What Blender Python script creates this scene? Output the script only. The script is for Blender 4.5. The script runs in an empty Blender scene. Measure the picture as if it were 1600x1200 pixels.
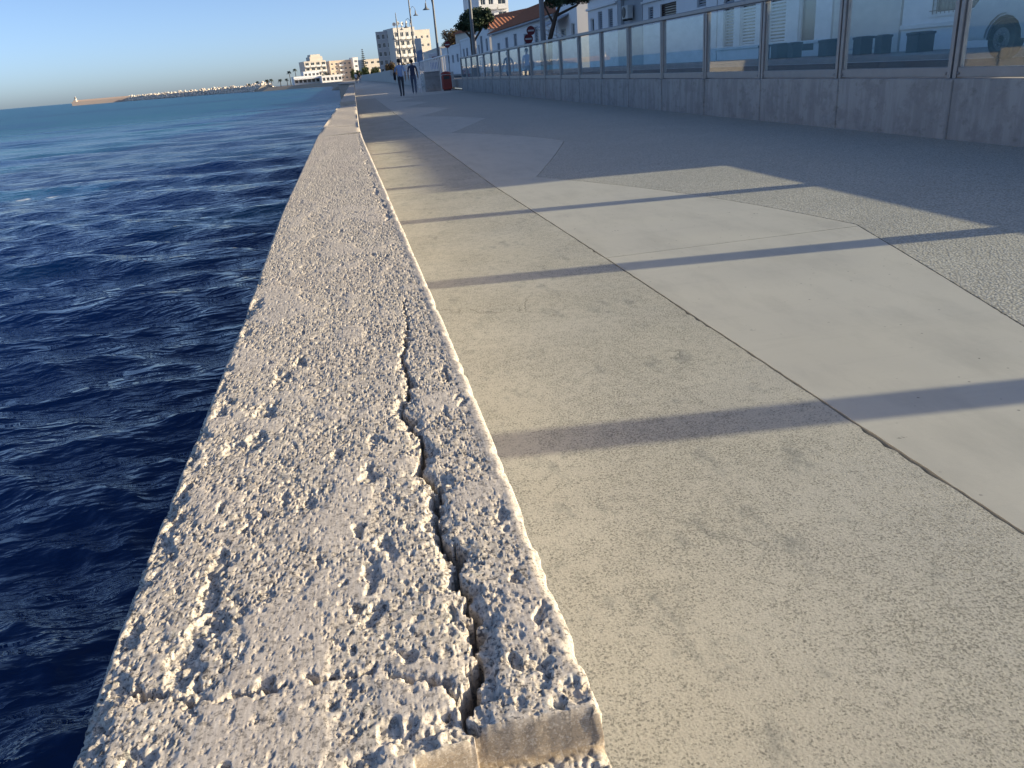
import bpy, bmesh, math, random
import numpy as np
from mathutils import Vector, Matrix
random.seed(7); RS = np.random.RandomState(11)
C = bpy.context.scene.collection
R = math.radians
# ---------------------------------------------------------------- camera, sky, sun, exposure
CAM_H = 1.0
roll, pitch, yaw = R(4.887), R(22.53), R(9.37)
cam = bpy.data.cameras.new('Camera'); cam.sensor_width = 36; cam.lens = 1195/1600*36
cam.clip_start = .02; cam.clip_end = 20000
camo = bpy.data.objects.new('Camera', cam); C.objects.link(camo)
_r = Vector((math.cos(yaw), -math.sin(yaw), 0)); _f = Vector((math.sin(yaw), math.cos(yaw), 0)); _u = Vector((0, 0, 1))
fwd = _f*math.cos(pitch) - _u*math.sin(pitch); upc = _f*math.sin(pitch) + _u*math.cos(pitch)
right = _r*math.cos(roll) - upc*math.sin(roll); up = _r*math.sin(roll) + upc*math.cos(roll)
m = Matrix((right, up, -fwd)).transposed().to_4x4(); m.translation = (0, 0, CAM_H)
camo.matrix_world = m
sc = bpy.context.scene; sc.camera = camo
SUN = Vector((1, -.12, 0)).normalized(); EL = math.atan(.272)
SUNV = Vector((SUN.x*math.cos(EL), SUN.y*math.cos(EL), math.sin(EL)))
w = bpy.data.worlds.new('World'); sc.world = w; w.use_nodes = True
nt = w.node_tree
sky = nt.nodes.new('ShaderNodeTexSky'); sky.sky_type = 'NISHITA'; sky.sun_disc = False
sky.sun_elevation = EL; sky.sun_rotation = math.atan2(SUN.x, SUN.y)
sky.altitude = 0; sky.air_density = .46; sky.dust_density = 1.1; sky.ozone_density = 2.0
nt.links.new(sky.outputs[0], nt.nodes['Background'].inputs[0]); nt.nodes['Background'].inputs[1].default_value = .132
sl = bpy.data.lights.new('sun', 'SUN'); sl.energy = 5.0; sl.angle = R(.5); sl.color = (1, .82, .54)
so = bpy.data.objects.new('sun', sl); C.objects.link(so)
so.rotation_euler = SUNV.to_track_quat('Z', 'Y').to_euler()
sc.view_settings.view_transform = 'Standard'; sc.view_settings.look = 'None'
sc.view_settings.exposure = .78; sc.view_settings.gamma = 1
sc.render.engine = 'CYCLES'
# ---------------------------------------------------------------- node / material helpers
class NT:
    def __init__(s, name):
        s.m = bpy.data.materials.new(name); s.m.use_nodes = True; s.t = s.m.node_tree
        s.p = s.t.nodes['Principled BSDF']; s.o = s.t.nodes['Material Output']
    def n(s, ty, props=None, **ins):
        x = s.t.nodes.new('ShaderNode'+ty)
        for k, v in (props or {}).items(): setattr(x, k, v)
        for k, v in ins.items(): s.set(x, k, v)
        return x
    def set(s, x, k, v):
        if isinstance(k, str) and k.startswith('i') and k[1:].isdigit(): k = int(k[1:])
        elif isinstance(k, str): k = k.replace('_', ' ')
        i = x.inputs[k]
        if isinstance(v, bpy.types.NodeSocket): s.t.links.new(v, i)
        elif isinstance(v, bpy.types.Node): s.t.links.new(v.outputs[0], i)
        elif isinstance(v, (tuple, list)): i.default_value = tuple(v)+((1,) if len(v) == 3 and i.type == 'RGBA' else ())
        else: i.default_value = v
    def pos(s, scale=(1, 1, 1)):
        g = s.n('NewGeometry')
        return s.n('VectorMath', {'operation': 'MULTIPLY'}, i0=g.outputs['Position'], i1=scale).outputs[0]
    def obj(s, scale=(1, 1, 1)):
        g = s.n('TexCoord')
        return s.n('VectorMath', {'operation': 'MULTIPLY'}, i0=g.outputs['Object'], i1=scale).outputs[0]
    def noise(s, vec, scale, detail=4, rough=.55): return s.n('TexNoise', None, Vector=vec, Scale=scale, Detail=detail, Roughness=rough).outputs[0]
    def vor(s, vec, scale, feature='F1'):
        return s.n('TexVoronoi', {'feature': feature}, Vector=vec, Scale=scale)
    def ramp(s, fac, *stops):
        x = s.n('ValToRGB', None, Fac=fac); e = x.color_ramp.elements
        while len(e) < len(stops): e.new(.5)
        for el, (p, c) in zip(e, stops):
            el.position = p; el.color = (c, c, c, 1) if not isinstance(c, tuple) else c+(1,)
        return x.outputs[0]
    def mix(s, fac, a, b, blend='MIX'):
        x = s.n('Mix', {'data_type': 'RGBA', 'blend_type': blend}); s.set(x, 'i0', fac)
        s.set(x, 'i6', a); s.set(x, 'i7', b); return x.outputs[2]
    def math(s, op, a, b=0.): return s.n('Math', {'operation': op}, i0=a, i1=b).outputs[0]
    def bump(s, h, strength=.5, dist=.01, normal=None):
        x = s.n('Bump', None, Height=h, Strength=strength, Distance=dist)
        if normal is not None: s.set(x, 'Normal', normal)
        return x.outputs[0]
    def done(s, col=None, rough=None, normal=None, **kw):
        if isinstance(rough, float) and rough > .75 and 'Specular IOR Level' not in kw: kw['Specular IOR Level'] = .08   # matt masonry
        if col is not None: s.set(s.p, 'Base Color', col)
        if rough is not None: s.set(s.p, 'Roughness', rough)
        if normal is not None: s.set(s.p, 'Normal', normal)
        for k, v in kw.items(): s.set(s.p, k, v)
        return s.m
def plain(name, col, rough=.7, var=.12, scale=3., bump=0, metal=0):
    s = NT(name); p = s.obj(); f = s.noise(p, scale, 5)
    c = s.mix(f, tuple(max(0, v*(1-var*1.6)) for v in col), tuple(min(1, v*(1+var*1.4)) for v in col))
    kw = {'Metallic': metal}
    return s.done(c, rough, s.bump(s.noise(p, scale*9, 4), bump, .01) if bump else None, **kw)
MT = {}
def M(name, *a, **k):
    if name not in MT: MT[name] = plain(name, *a, **k)
    return MT[name]
# ---------------------------------------------------------------- mesh helpers
def tag(o, label, cat, group=None):
    o['label'] = label; o['category'] = cat
    if group: o['group'] = group
    return o
def empty(name, loc=(0, 0, 0), rz=0, label=None, cat=None, group=None):
    o = bpy.data.objects.new(name, None); C.objects.link(o); o.location = loc; o.rotation_euler = (0, 0, rz)
    o.empty_display_size = .1
    if label: tag(o, label, cat, group)
    return o
def link(name, me, mat, parent=None):
    o = bpy.data.objects.new(name, me); C.objects.link(o)
    if mat is not None and not me.materials:
        for x in (mat if isinstance(mat, (list, tuple)) else [mat]): me.materials.append(x)
    if parent: o.parent = parent
    return o
class MB:
    def __init__(s): s.v = []; s.f = []; s.mi = []
    def add(s, vs, fs, mi=0):
        b = len(s.v); s.v += [tuple(x) for x in vs]; s.f += [tuple(i+b for i in f) for f in fs]; s.mi += [mi]*len(fs); return s
    def box(s, x0, x1, y0, y1, z0, z1, mi=0, bev=0):
        if bev:
            b = min(bev, (x1-x0)*.45, (y1-y0)*.45, (z1-z0)*.45)
            bm = bmesh.new(); bmesh.ops.create_cube(bm, size=1)
            for v in bm.verts: v.co = Vector((x0+(v.co.x+.5)*(x1-x0), y0+(v.co.y+.5)*(y1-y0), z0+(v.co.z+.5)*(z1-z0)))
            bmesh.ops.bevel(bm, geom=bm.edges[:], offset=b, segments=1, affect='EDGES')
            bm.verts.index_update()
            s.add([v.co[:] for v in bm.verts], [[v.index for v in f.verts] for f in bm.faces], mi); bm.free(); return s
        return s.add([(x0, y0, z0), (x1, y0, z0), (x1, y1, z0), (x0, y1, z0), (x0, y0, z1), (x1, y0, z1), (x1, y1, z1), (x0, y1, z1)],
                     [(0, 3, 2, 1), (4, 5, 6, 7), (0, 1, 5, 4), (1, 2, 6, 5), (2, 3, 7, 6), (3, 0, 4, 7)], mi)
    def quad(s, a, b, c, d, mi=0): return s.add([a, b, c, d], [(0, 1, 2, 3)], mi)
    def tube(s, pts, rad, n=8, mi=0, cap=True):
        pts = [Vector(p) for p in pts]
        rs = rad if isinstance(rad, (list, tuple)) else [rad]*len(pts)
        vs = []; fs = []
        for i, p in enumerate(pts):
            d = (pts[min(i+1, len(pts)-1)]-pts[max(i-1, 0)]).normalized()
            a = d.cross(Vector((0, 0, 1)) if abs(d.z) < .9 else Vector((0, 1, 0))).normalized(); b = d.cross(a)
            for k in range(n):
                t = 2*math.pi*k/n; vs.append(p+(a*math.cos(t)+b*math.sin(t))*rs[i])
        for i in range(len(pts)-1):
            for k in range(n): fs.append((i*n+k, i*n+(k+1) % n, (i+1)*n+(k+1) % n, (i+1)*n+k))
        if cap: fs.append(tuple(range(n))); fs.append(tuple((len(pts)-1)*n+k for k in reversed(range(n))))
        return s.add(vs, fs, mi)
    def lathe(s, prof, n=16, c=(0, 0, 0), mi=0):
        vs = []; fs = []
        for (r, z) in prof:
            for k in range(n): t = 2*math.pi*k/n; vs.append((c[0]+r*math.cos(t), c[1]+r*math.sin(t), c[2]+z))
        for i in range(len(prof)-1):
            for k in range(n): fs.append((i*n+k, i*n+(k+1) % n, (i+1)*n+(k+1) % n, (i+1)*n+k))
        fs.append(tuple(reversed(range(n)))); fs.append(tuple((len(prof)-1)*n+k for k in range(n)))
        return s.add(vs, fs, mi)
    def prism(s, poly, z0, z1, mi=0):
        n = len(poly); vs = [(x, y, z0) for x, y in poly]+[(x, y, z1) for x, y in poly]
        fs = [tuple(reversed(range(n))), tuple(range(n, 2*n))]+[(i, (i+1) % n, n+(i+1) % n, n+i) for i in range(n)]
        return s.add(vs, fs, mi)
    def mesh(s, name, smooth=False):
        me = bpy.data.meshes.new(name); me.from_pydata(s.v, [], s.f); me.update()
        if any(s.mi): me.polygons.foreach_set('material_index', s.mi)
        if smooth: me.polygons.foreach_set('use_smooth', [True]*len(me.polygons))
        return me
    def build(s, name, mat, parent=None, smooth=False): return link(name, s.mesh(name, smooth), mat, parent)
def grid_mesh(name, P, smooth=True, attrs=None):
    nr, nc = P.shape[:2]; me = bpy.data.meshes.new(name)
    me.vertices.add(nr*nc); me.vertices.foreach_set('co', P.reshape(-1).astype(np.float32))
    i = np.arange(nr*nc).reshape(nr, nc)
    q = np.stack([i[:-1, :-1], i[:-1, 1:], i[1:, 1:], i[1:, :-1]], -1).reshape(-1)
    nq = q.size//4
    me.loops.add(q.size); me.loops.foreach_set('vertex_index', q.astype(np.int32))
    me.polygons.add(nq); me.polygons.foreach_set('loop_start', (np.arange(nq)*4).astype(np.int32))
    me.polygons.foreach_set('use_smooth', np.full(nq, smooth))
    me.update(calc_edges=True)
    for k, a in (attrs or {}).items():
        at = me.attributes.new(k, 'FLOAT', 'POINT'); at.data.foreach_set('value', a.reshape(-1).astype(np.float32))
    return me
# numpy noise
def h2(ix, iy, seed):
    n = (ix.astype(np.int64)*374761393 + iy.astype(np.int64)*668265263 + seed*974634777) & 0xffffffff
    n = ((n ^ (n >> 13))*1274126177) & 0xffffffff
    n = ((n ^ (n >> 15))*2246822519) & 0xffffffff
    return ((n ^ (n >> 16)) & 0xffffff)/float(0xffffff)
def vn(x, y, seed=0):
    ix = np.floor(x); iy = np.floor(y); fx = x-ix; fy = y-iy
    fx = fx*fx*(3-2*fx); fy = fy*fy*(3-2*fy)
    a = h2(ix, iy, seed); b = h2(ix+1, iy, seed); c = h2(ix, iy+1, seed); d = h2(ix+1, iy+1, seed)
    return (a*(1-fx)+b*fx)*(1-fy)+(c*(1-fx)+d*fx)*fy
def fbm(x, y, seed=0, o=4):
    s = 0; a = .5; t = 0
    for k in range(o): s = s+a*vn(x*2**k, y*2**k, seed+k*17); t += a; a *= .5
    return s/t
def vor(x, y, seed):
    ix = np.floor(x); iy = np.floor(y); f1 = np.full(x.shape, 9.); idr = np.zeros(x.shape)
    for dx in (-1, 0, 1):
        for dy in (-1, 0, 1):
            cx = ix+dx; cy = iy+dy
            px = cx+.1+.8*h2(cx, cy, seed); py = cy+.1+.8*h2(cx, cy, seed+5)
            d = (px-x)**2+(py-y)**2; k = d < f1
            f1 = np.where(k, d, f1); idr = np.where(k, h2(cx, cy, seed+9), idr)
    return np.sqrt(f1), idr
def sst(a, b, x): t = np.clip((x-a)/(b-a), 0, 1); return t*t*(3-2*t)
def polydist(X, Y, pts):
    best = np.full(X.shape, 9.); side = np.zeros(X.shape); par = np.zeros(X.shape)
    n = len(pts)-1
    for i in range(n):
        ax, ay = pts[i]; bx, by = pts[i+1]; dx, dy = bx-ax, by-ay; L = dx*dx+dy*dy
        t = np.clip(((X-ax)*dx+(Y-ay)*dy)/L, 0, 1); d = np.hypot(X-ax-t*dx, Y-ay-t*dy); k = d < best
        best = np.where(k, d, best); par = np.where(k, (i+t)/n, par)
        side = np.where(k, np.sign((X-ax)*dy-(Y-ay)*dx), side)
    return best, par, side
# ================================================================ SEA
SEA = -1.35
def build_sea():
    na, nr = 540, 1040
    az = np.radians(np.linspace(-126, 1.6, na)); r = .8*np.exp(np.linspace(0, math.log(9000/.8), nr))
    A, RR = np.meshgrid(az, r); X = RR*np.sin(A); Y = RR*np.cos(A)
    sp = RR*.0095
    Z = np.zeros_like(X); DX = np.zeros_like(X); DY = np.zeros_like(X)
    N = 84
    lam = np.exp(np.linspace(math.log(.13), math.log(4.2), N))*RS.uniform(.93, 1.07, N)
    for l in lam:
        k = 2*math.pi/l; spread = .36+.22*(l < .8)
        th = R(196)+RS.normal(0, spread)
        slope = .048*(.46 if l > 1.4 else 1.)*(.8 if l < .22 else 1)
        a = slope/k*RS.uniform(.6, 1.4)
        env = .55+.9*fbm(X/(l*5)+l*31, Y/(l*5)-l*17, int(l*997), 2)
        fade = np.clip((l/sp-2.2)/3, 0, 1)
        ph = k*(X*math.sin(th)+Y*math.cos(th))+RS.uniform(0, 6.28)
        Z += fade*env*a*np.cos(ph); s = fade*env*a*.8*np.sin(ph)
        DX -= s*math.sin(th); DY -= s*math.cos(th)
    P = np.stack([X+DX, Y+DY, SEA+Z], -1)
    # foam on a few steep crests
    foam = np.zeros_like(X)
    for fx, fy, fr in ((-8.9, 24, .5), (-9.6, 24.3, .35), (-5.5, 60, .8), (-9, 75, .7), (-3, 70, .6), (-14, 82, .9)):
        foam = np.maximum(foam, sst(1, .3, np.hypot((X-fx)/1.6, (Y-fy)/.45)/fr)*sst(.4, .6, vn(X*5, Y*9, 3)))
    me = grid_mesh('sea', P[:, ::-1], True, {'foam': foam[:, ::-1]})
    s = NT('sea_water'); p = s.pos()
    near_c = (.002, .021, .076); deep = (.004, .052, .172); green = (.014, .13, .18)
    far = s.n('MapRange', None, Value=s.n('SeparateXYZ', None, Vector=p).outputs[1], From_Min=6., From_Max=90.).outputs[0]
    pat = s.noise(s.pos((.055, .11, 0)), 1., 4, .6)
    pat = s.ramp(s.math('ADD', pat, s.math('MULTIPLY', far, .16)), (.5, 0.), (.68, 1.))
    c = s.mix(s.n('MapRange', None, Value=s.math('MULTIPLY', s.n('SeparateXYZ', None, Vector=p).outputs[0], -1.), From_Min=1., From_Max=5.).outputs[0], near_c, deep)   # paler, bluer away from the wall foot: sky reflection put into the base colour
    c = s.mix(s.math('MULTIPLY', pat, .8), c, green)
    fo = s.n('Attribute', {'attribute_name': 'foam'}).outputs['Fac']
    c = s.mix(fo, c, (.8, .85, .88))
    mp = s.n('Mapping', None, Vector=p, Rotation=(0, 0, R(-14)), Scale=(.42, 1., 1.)).outputs[0]
    def ridge(sc_, det, ro):
        n = s.noise(mp, sc_, det, ro); return s.math('POWER', s.math('SUBTRACT', 1., s.math('ABSOLUTE', s.math('SUBTRACT', s.math('MULTIPLY', n, 2.), 1.))), 2.)
    b0 = s.bump(ridge(1.7, 3, .5), .42, .12)
    b1 = s.bump(ridge(4.6, 3, .5), .62, .05, b0)
    b2 = s.bump(s.noise(mp, 15., 3, .6), .42, .026, b1)
    b2 = s.bump(s.noise(mp, 60., 2, .6), .12, .006, b2)
    s.done(c, s.math('ADD', s.math('MULTIPLY', fo, .5), s.n('MapRange', None, Value=s.n('VectorMath', {'operation': 'LENGTH'}, i0=p).outputs['Value'], From_Min=10., From_Max=110., To_Min=.02, To_Max=.34).outputs[0]), b2, IOR=1.333)
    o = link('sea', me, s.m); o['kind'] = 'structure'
build_sea()
# ================================================================ SEA WALL
ZT = .61
LY = [-3, .41, .6, .9, 1.415, 2.7, 6.3, 7.9, 13, 21, 30, 66]; LX = [-.235, -.24, -.249, -.25, -.256, -.286, -.306, -.30, -.25, -.21, -.17, -.02]
RY = [-3, .356, .74, 1.47, 2.26, 5.8, 7.5, 12.1, 20, 25, 66]; RX = [.102, .102, .102, .096, .085, .037, .027, .049, .085, .115, .33]
Lx = lambda y: np.interp(y, LY, LX); Rx = lambda y: np.interp(y, RY, RX)
CRACK = [(.040, 1.42), (.0366, 1.2796), (.0263, 1.1446), (.0159, 1.0606), (.0187, .982), (.0063, .8977), (.0197, .8162), (.0184, .7584), (.0112, .7306), (.0281, .6829),
         (.0188, .6075), (.0325, .5665), (.0299, .5341), (.0331, .4827), (.0297, .4539), (.0261, .415), (.0107, .3841), (.0178, .3609), (.0175, .33), (.016, .28)]
TCRACK = [(-.2182, .4721), (-.1702, .4492), (-.1355, .4486), (-.1091, .4466), (-.0914, .4518), (-.0822, .446), (-.0733, .4479), (-.0461, .4433), (-.0196, .4293), (.0021, .4206), (.012, .405)]
def wall_mat(name, near):
    s = NT(name); p = s.pos()
    if near:
        er = s.n('Attribute', {'attribute_name': 'eros'}).outputs['Fac']; sm = s.n('Attribute', {'attribute_name': 'stone'}).outputs['Fac']
        sid = s.n('Attribute', {'attribute_name': 'stone_id'}).outputs['Fac']; fc = s.n('Attribute', {'attribute_name': 'break_face'}).outputs['Fac']
    else:
        er = s.ramp(s.noise(p, 30., 4), (.4, .2), (.6, 1.)); v = s.vor(p, 95.)
        sm = s.ramp(v.outputs[0], (.25, .9), (.45, 0.)); sid = s.n('SeparateColor', None, Color=v.outputs[1]).outputs[0]; fc = 0.
    n1 = s.noise(p, 7., 5); n2 = s.noise(p, 160., 3)
    skin = s.mix(n1, (.56, .515, .455), (.67, .62, .555)); skin = s.mix(s.math('MULTIPLY', n2, .45), skin, (.45, .405, .35))
    v2 = s.vor(p, 290.); spk = s.n('SeparateColor', None, Color=v2.outputs[1]).outputs[0]
    spc = s.ramp(spk, (0., (.20, .19, .18)), (.3, (.38, .345, .30)), (.6, (.52, .47, .40)), (.85, (.64, .59, .51)), (1., (.36, .38, .38)))
    cem = s.mix(s.ramp(v2.outputs[0], (.3, .75), (.6, .1)), s.mix(n2, (.55, .495, .415), (.75, .68, .585)), spc)
    st = s.ramp(sid, (0., (.30, .31, .31)), (.25, (.50, .45, .38)), (.45, (.62, .58, .52)), (.6, (.36, .40, .41)), (.75, (.55, .47, .38)), (.88, (.30, .33, .29)), (1., (.20, .20, .20)))
    c = s.mix(er, skin, cem); c = s.mix(s.math('MULTIPLY', sm, .8), c, st)
    c = s.mix(fc, c, s.mix(n2, (.27, .215, .155), (.36, .295, .22)))
    pn = s.noise(s.pos((1, .6, 1)), 3.2, 5)                                # pinkish weathered patches
    c = s.mix(s.ramp(pn, (.5, 0.), (.72, .25)), c, (.46, .39, .35))
    f1_ = s.noise(p, 185., 4, .7); f2_ = s.noise(s.pos((1, 1, 1.3)), 330., 3, .7)
    dk = s.math('MAXIMUM', s.ramp(f1_, (.565, 0.), (.605, .95)), s.ramp(f2_, (.575, 0.), (.62, .85))); lt = s.math('MAXIMUM', s.ramp(f1_, (.36, .75), (.42, 0.)), s.ramp(f2_, (.33, .7), (.39, 0.)))
    br = s.noise(s.pos((520, 45, 520)), 1., 3, .6); c = s.mix(s.ramp(br, (.48, 0.), (.62, .55)), c, (.37, .335, .295)); c = s.mix(s.ramp(br, (.36, .4), (.46, 0.)), c, (.72, .67, .60))
    blot = s.noise(p, 26., 5, .65); c = s.mix(s.ramp(blot, (.52, 0.), (.70, .35)), c, (.45, .41, .37))
    amt = s.math('MULTIPLY', s.math('ADD', s.math('MULTIPLY', er, .30), .70), s.math('SUBTRACT', 1., s.math('MULTIPLY', fc, .6)))
    c = s.mix(s.math('MULTIPLY', dk, amt), c, (.13, .122, .115)); c = s.mix(s.math('MULTIPLY', lt, amt), c, (.80, .745, .66))
    hb = s.math('ADD', s.noise(p, 620., 3, .7), s.math('MULTIPLY', v2.outputs[0], s.math('MULTIPLY', er, -.5)))
    nb = s.bump(hb, .14, .0010)
    if not near:
        d = s.vor(p, 140.).outputs[0]; nb = s.bump(d, .7, .006, nb)
    return s.done(c, .92, nb)
def build_wall():
    root = empty('sea_wall', (0, 0, 0), 0, 'long low weathered concrete sea wall with a crack, running between promenade and sea', 'wall')
    # --- near capping block : displaced real relief
    y0, y1 = .285, 6.37
    nr = 1010; ys = y0*np.exp(np.linspace(0, math.log(y1/y0), nr)); nc = 470
    # profile: columns -> (lateral fraction 0..1, arris angle, side drop)
    rad = .008
    cols = []
    for z in (-.5, -.3, -.15, -.07, -.035): cols.append((0, -rad*0, z, -1, 0))
    for k in range(7): a = math.pi/2*(1-k/6.); cols.append((0, rad*(1-math.sin(a)), -rad*(1-math.cos(a)), -math.sin(a), math.cos(a)))
    base_cols = len(cols)
    prof = []
    for (f, dx, dz, nx, nz) in cols: prof.append((0, dx, dz, nx, nz))
    for k in range(1, nc): prof.append((k/nc, 0, 0, 0, 1))
    for (f, dx, dz, nx, nz) in reversed(cols): prof.append((1, -dx, dz, -nx, nz))
    prof = np.array(prof); F = prof[:, 0][None]; DXp = prof[:, 1][None]; DZp = prof[:, 2][None]; NX = prof[:, 3][None]; NZ = prof[:, 4][None]
    Y = np.repeat(ys[:, None], len(prof), 1)
    L = Lx(Y); Rr = Rx(Y)
    X = (L+rad) + F*((Rr-rad)-(L+rad))
    X = np.where(F == 0, L+DXp, np.where(F == 1, Rr+DXp, X)); DZ = np.repeat(DZp, nr, 0)
    # surface coords for noise (unrolled)
    U = X - np.where(F == 0, -DZ, 0)*1. + np.where(F == 1, -DZ, 0); V = Y
    far = np.clip((Y-.5)/1.5, 0, 1)
    wob = (fbm(U*60, V*60, 71, 3)-.5)*.016; wob2 = (fbm(U*60+40, V*60+9, 72, 3)-.5)*.016
    Uw, Vw = U+wob, V+wob2
    e = fbm(U*17, V*12, 3, 5)
    bias = .10 - .26*sst(.16, .03, np.hypot((U+.12)/1.0, (V-.41)/.62)) - .16*sst(.11, .02, np.hypot((U+.08)/1., (V-.54)/.9)) + .05*sst(.7, 1.3, V) - .13*sst(.05, .0, np.abs(U-.06))*sst(.3, .36, V)*sst(.5, .42, V)
    bias = bias - .10*sst(.045, .02, np.abs(U+.20))*sst(.8, 1.2, V)
    bias = bias + .12*sst(.05, .01, np.abs(X-Lx(Y)))*(V < .9)
    er = sst(.46, .57, e+bias)
    # smooth pale arris on the promenade side
    arr = sst(.022, .009, np.abs(X-Rr))*sst(.30, .46, fbm(U*0+3, V*9, 77, 3)+.25*sst(.5, 1., V))
    er = er*(1-.85*arr*sst(.45, .8, V))
    f1, i1 = vor(Uw*150, Vw*150, 1); f2, i2 = vor(U*330, V*330, 2); f3, i3 = vor(U*95+3, V*95, 4); f4, i4 = vor(U*60, V*60, 6)
    dome = np.clip(1-(f1/.55)**2, 0, 1)*(.25+.75*i1)
    grain = np.clip(1-(f2/.6)**2, 0, 1)
    h = (fbm(U*7, V*7, 40, 2)-.5)*.003
    h = h + (1-er)*((vn(U*560, V*60, 8)-.5)*.00016 + (vn(U*330, V*150, 9)-.5)*.00010)
    h = h + er*(-.0010+dome*.0003*(i1 > .55)+grain*.00010*(.3+i2)+(fbm(U*30, V*30, 12, 2)-.5)*.0006+(fbm(U*160, V*160, 13, 2)-.5)*.00028)
    na_ = fbm(U*135, V*135, 21, 4); nb_ = fbm(U*330+5, V*330, 22, 3); dens = .07*(fbm(U*9, V*9, 23, 3)-.5)
    h = h - sst(.69, .715, na_+dens+.03*er)*(.0011+.0010*er)*(1-.85*arr) - sst(.675, .71, nb_+dens+.035*er)*(.0006+.0005*er)*(1-.85*arr)
    h = h + er*(vn(U*800, V*800, 25)-.5)*.00010
    pr = .08+.36*i3*.8
    pit = sst(1., .45, f3/pr+(nb_-.5)*1.5)*(i3 > .70-.10*er)
    h = h - pit*.0016*(1-.8*arr)*(i3 > .90)
    pit2 = sst(1., .5, f4/(.12+.2*i4)+(na_-.5)*1.2)*(i4 > .90)*er
    h = h - pit2*.0022*(1-.8*arr)
    h = h*.68
    # cavities where the skin has spalled off
    cav = np.zeros_like(h)
    blobs = [(-.1344, 1.138, .008, .02), (-.1585, 1.079, .012, .03), (-.170, .966, .013, .03), (-.172, .869, .012, .03), (-.19, .86, .02, .02), (-.1756, .617, .007, .03), (-.1766, .571, .009, .03), (-.1736, .537, .011, .02), (-.184, .502, .014, .03),
             (-.181, .484, .011, .014), (-.0275, .601, .008, .02), (-.0431, .557, .009, .028), (-.042, .505, .008, .02), (-.0416, .742, .006, .02), (-.053, .631, .007, .014),
             (-.0194, .376, .014, .014), (-.01, .36, .010, .012), (-.055, .365, .018, .012), (-.09, .352, .02, .012), (-.035, .385, .01, .01), (-.12, .45, .006, .008), (-.20, .405, .012, .012), (-.17, .465, .006, .01), (-.02, .455, .006, .008),
             (.07, .415, .007, .010), (.085, .47, .005, .010), (.055, .425, .004, .008), (.088, .387, .007, .010), (.075, .52, .004, .009), (.08, .62, .005, .012), (.06, .87, .003, .02), (.075, 1.0, .003, .03), (.082, .9, .004, .015),
             (-.075, .80, .006, .012), (-.10, .70, .007, .012), (-.13, .72, .007, .014), (-.03, .83, .006, .014), (-.06, .52, .005, .01)]
    for k in range(34): yy = .36*math.exp(random.random()*1.6); blobs.append((Lx(yy)+random.uniform(0, .02), yy, random.uniform(.005, .014), random.uniform(.008, .03)*max(1, yy)))
    for k in range(16): yy = .36*math.exp(random.random()*1.9); blobs.append((random.uniform(-.23, .09), yy, random.uniform(.003, .005), random.uniform(.004, .009)*max(1, yy)))
    for bx, by, rx, ry in blobs:
        msk = (np.abs(V-by) < ry*2.2) & (np.abs(U-bx) < rx*2.5)
        if not msk.any(): continue
        d = np.hypot((Uw[msk]-bx)/rx, (Vw[msk]-by)/ry)+(fbm(U[msk]*95, V[msk]*95, 33, 3)-.5)*1.5
        cav[msk] = np.maximum(cav[msk], sst(1.15, .65, d))
    cav = cav*(.6+.4*fbm(U*40, V*40, 90, 2))
    h = h - cav*(.0036+.0036*na_) + cav*dome*.0024 - er*.0006*sst(.45, .6, fbm(U*60, V*60, 31, 3))
    er = np.maximum(er, cav)
    # main crack
    d, t, sd = polydist(U+(fbm(U*110, V*110, 50, 4)-.5)*.020, V+(fbm(U*110+7, V*110, 51, 4)-.5)*.020, CRACK)
    wd = np.interp(V, [.28, .36, .40, .50, .60, .75, .9, 1.05, 1.2, 1.42], [.0050, .0054, .0060, .0040, .0048, .0044, .0036, .0027, .0018, .0003])*(.6+.9*fbm(U*0, V*38, 59, 2))
    ck = sst(wd, wd*.45, d)
    sh = sst(wd*1.0+.011*fbm(U*45, V*45, 55, 2)*np.interp(V, [.3, .42, .9, 1.3], [3.4, 2.6, 2.0, .4]), wd*.8, d)*np.where(sd*(vn(V*9, V*0, 57)-.42) > 0, 1., .3)
    h = h - sh*(.002+.009*fbm(U*75, V*75, 56, 3))*(1-ck) - ck*.055
    er = np.maximum(er, np.clip(sh*.8, 0, 1))
    d2, t2, s2 = polydist(U+(fbm(U*160, V*160, 52, 3)-.5)*.012, V+(fbm(U*160+7, V*160, 53, 3)-.5)*.012, TCRACK)
    g2 = fbm(U*50, V*50, 58, 2)
    h = h - sst(.0028, .0010, d2)*.009*sst(.30, .44, g2) - sst(.009, .002, d2)*.0022*g2
    h = h - .003*sst(.012, .002, np.abs(X-Rr))*sst(.48, .72, fbm(U*40, V*40, 78, 4))
    # second hairline further along and the hairline beside the arris
    d3, _, _ = polydist(U+(fbm(U*90, V*20, 61, 3)-.5)*.03, V, [(.005, 6.3), (.02, 4.2), (.035, 3.0), (.055, 2.3)])
    h = h - sst(.010, .003, d3)*.0035*sst(.45, .6, fbm(U*45, V*14, 62, 3))
    # broken end facing the camera
    ye = np.where(U > .0175, .3715-.06*(U-.02), np.where(U > -.022, .361+.1*(U+.01), .30)) + (fbm(U*30, V*0+2, 66, 3)-.5)*.004
    h = h*(1-.92*sst(.007, .001, V-ye)*(U > -.024))
    brk = sst(.0018, -.0010, V-ye)
    rub = (fbm(U*26, V*26, 67, 3)-.5)*.030+dome*.004
    hz = h*(1-brk) + brk*(-.030+rub*sst(0, .02, ye-V)+(ye-V)*-.1)
    face = sst(.0030, .0005, V-ye)*sst(-.016, -.004, V-ye)*(U > -.024)
    er = er*(1-brk)+brk
    stone = np.clip((dome-.18)*3.2, 0, 1)*np.clip(er*.55+cav+brk, 0, 1); stone = stone*(1-face)
    nx = np.where(brk > .3, 0, NX); nz = np.where(brk > .3, 1, NZ)
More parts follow.
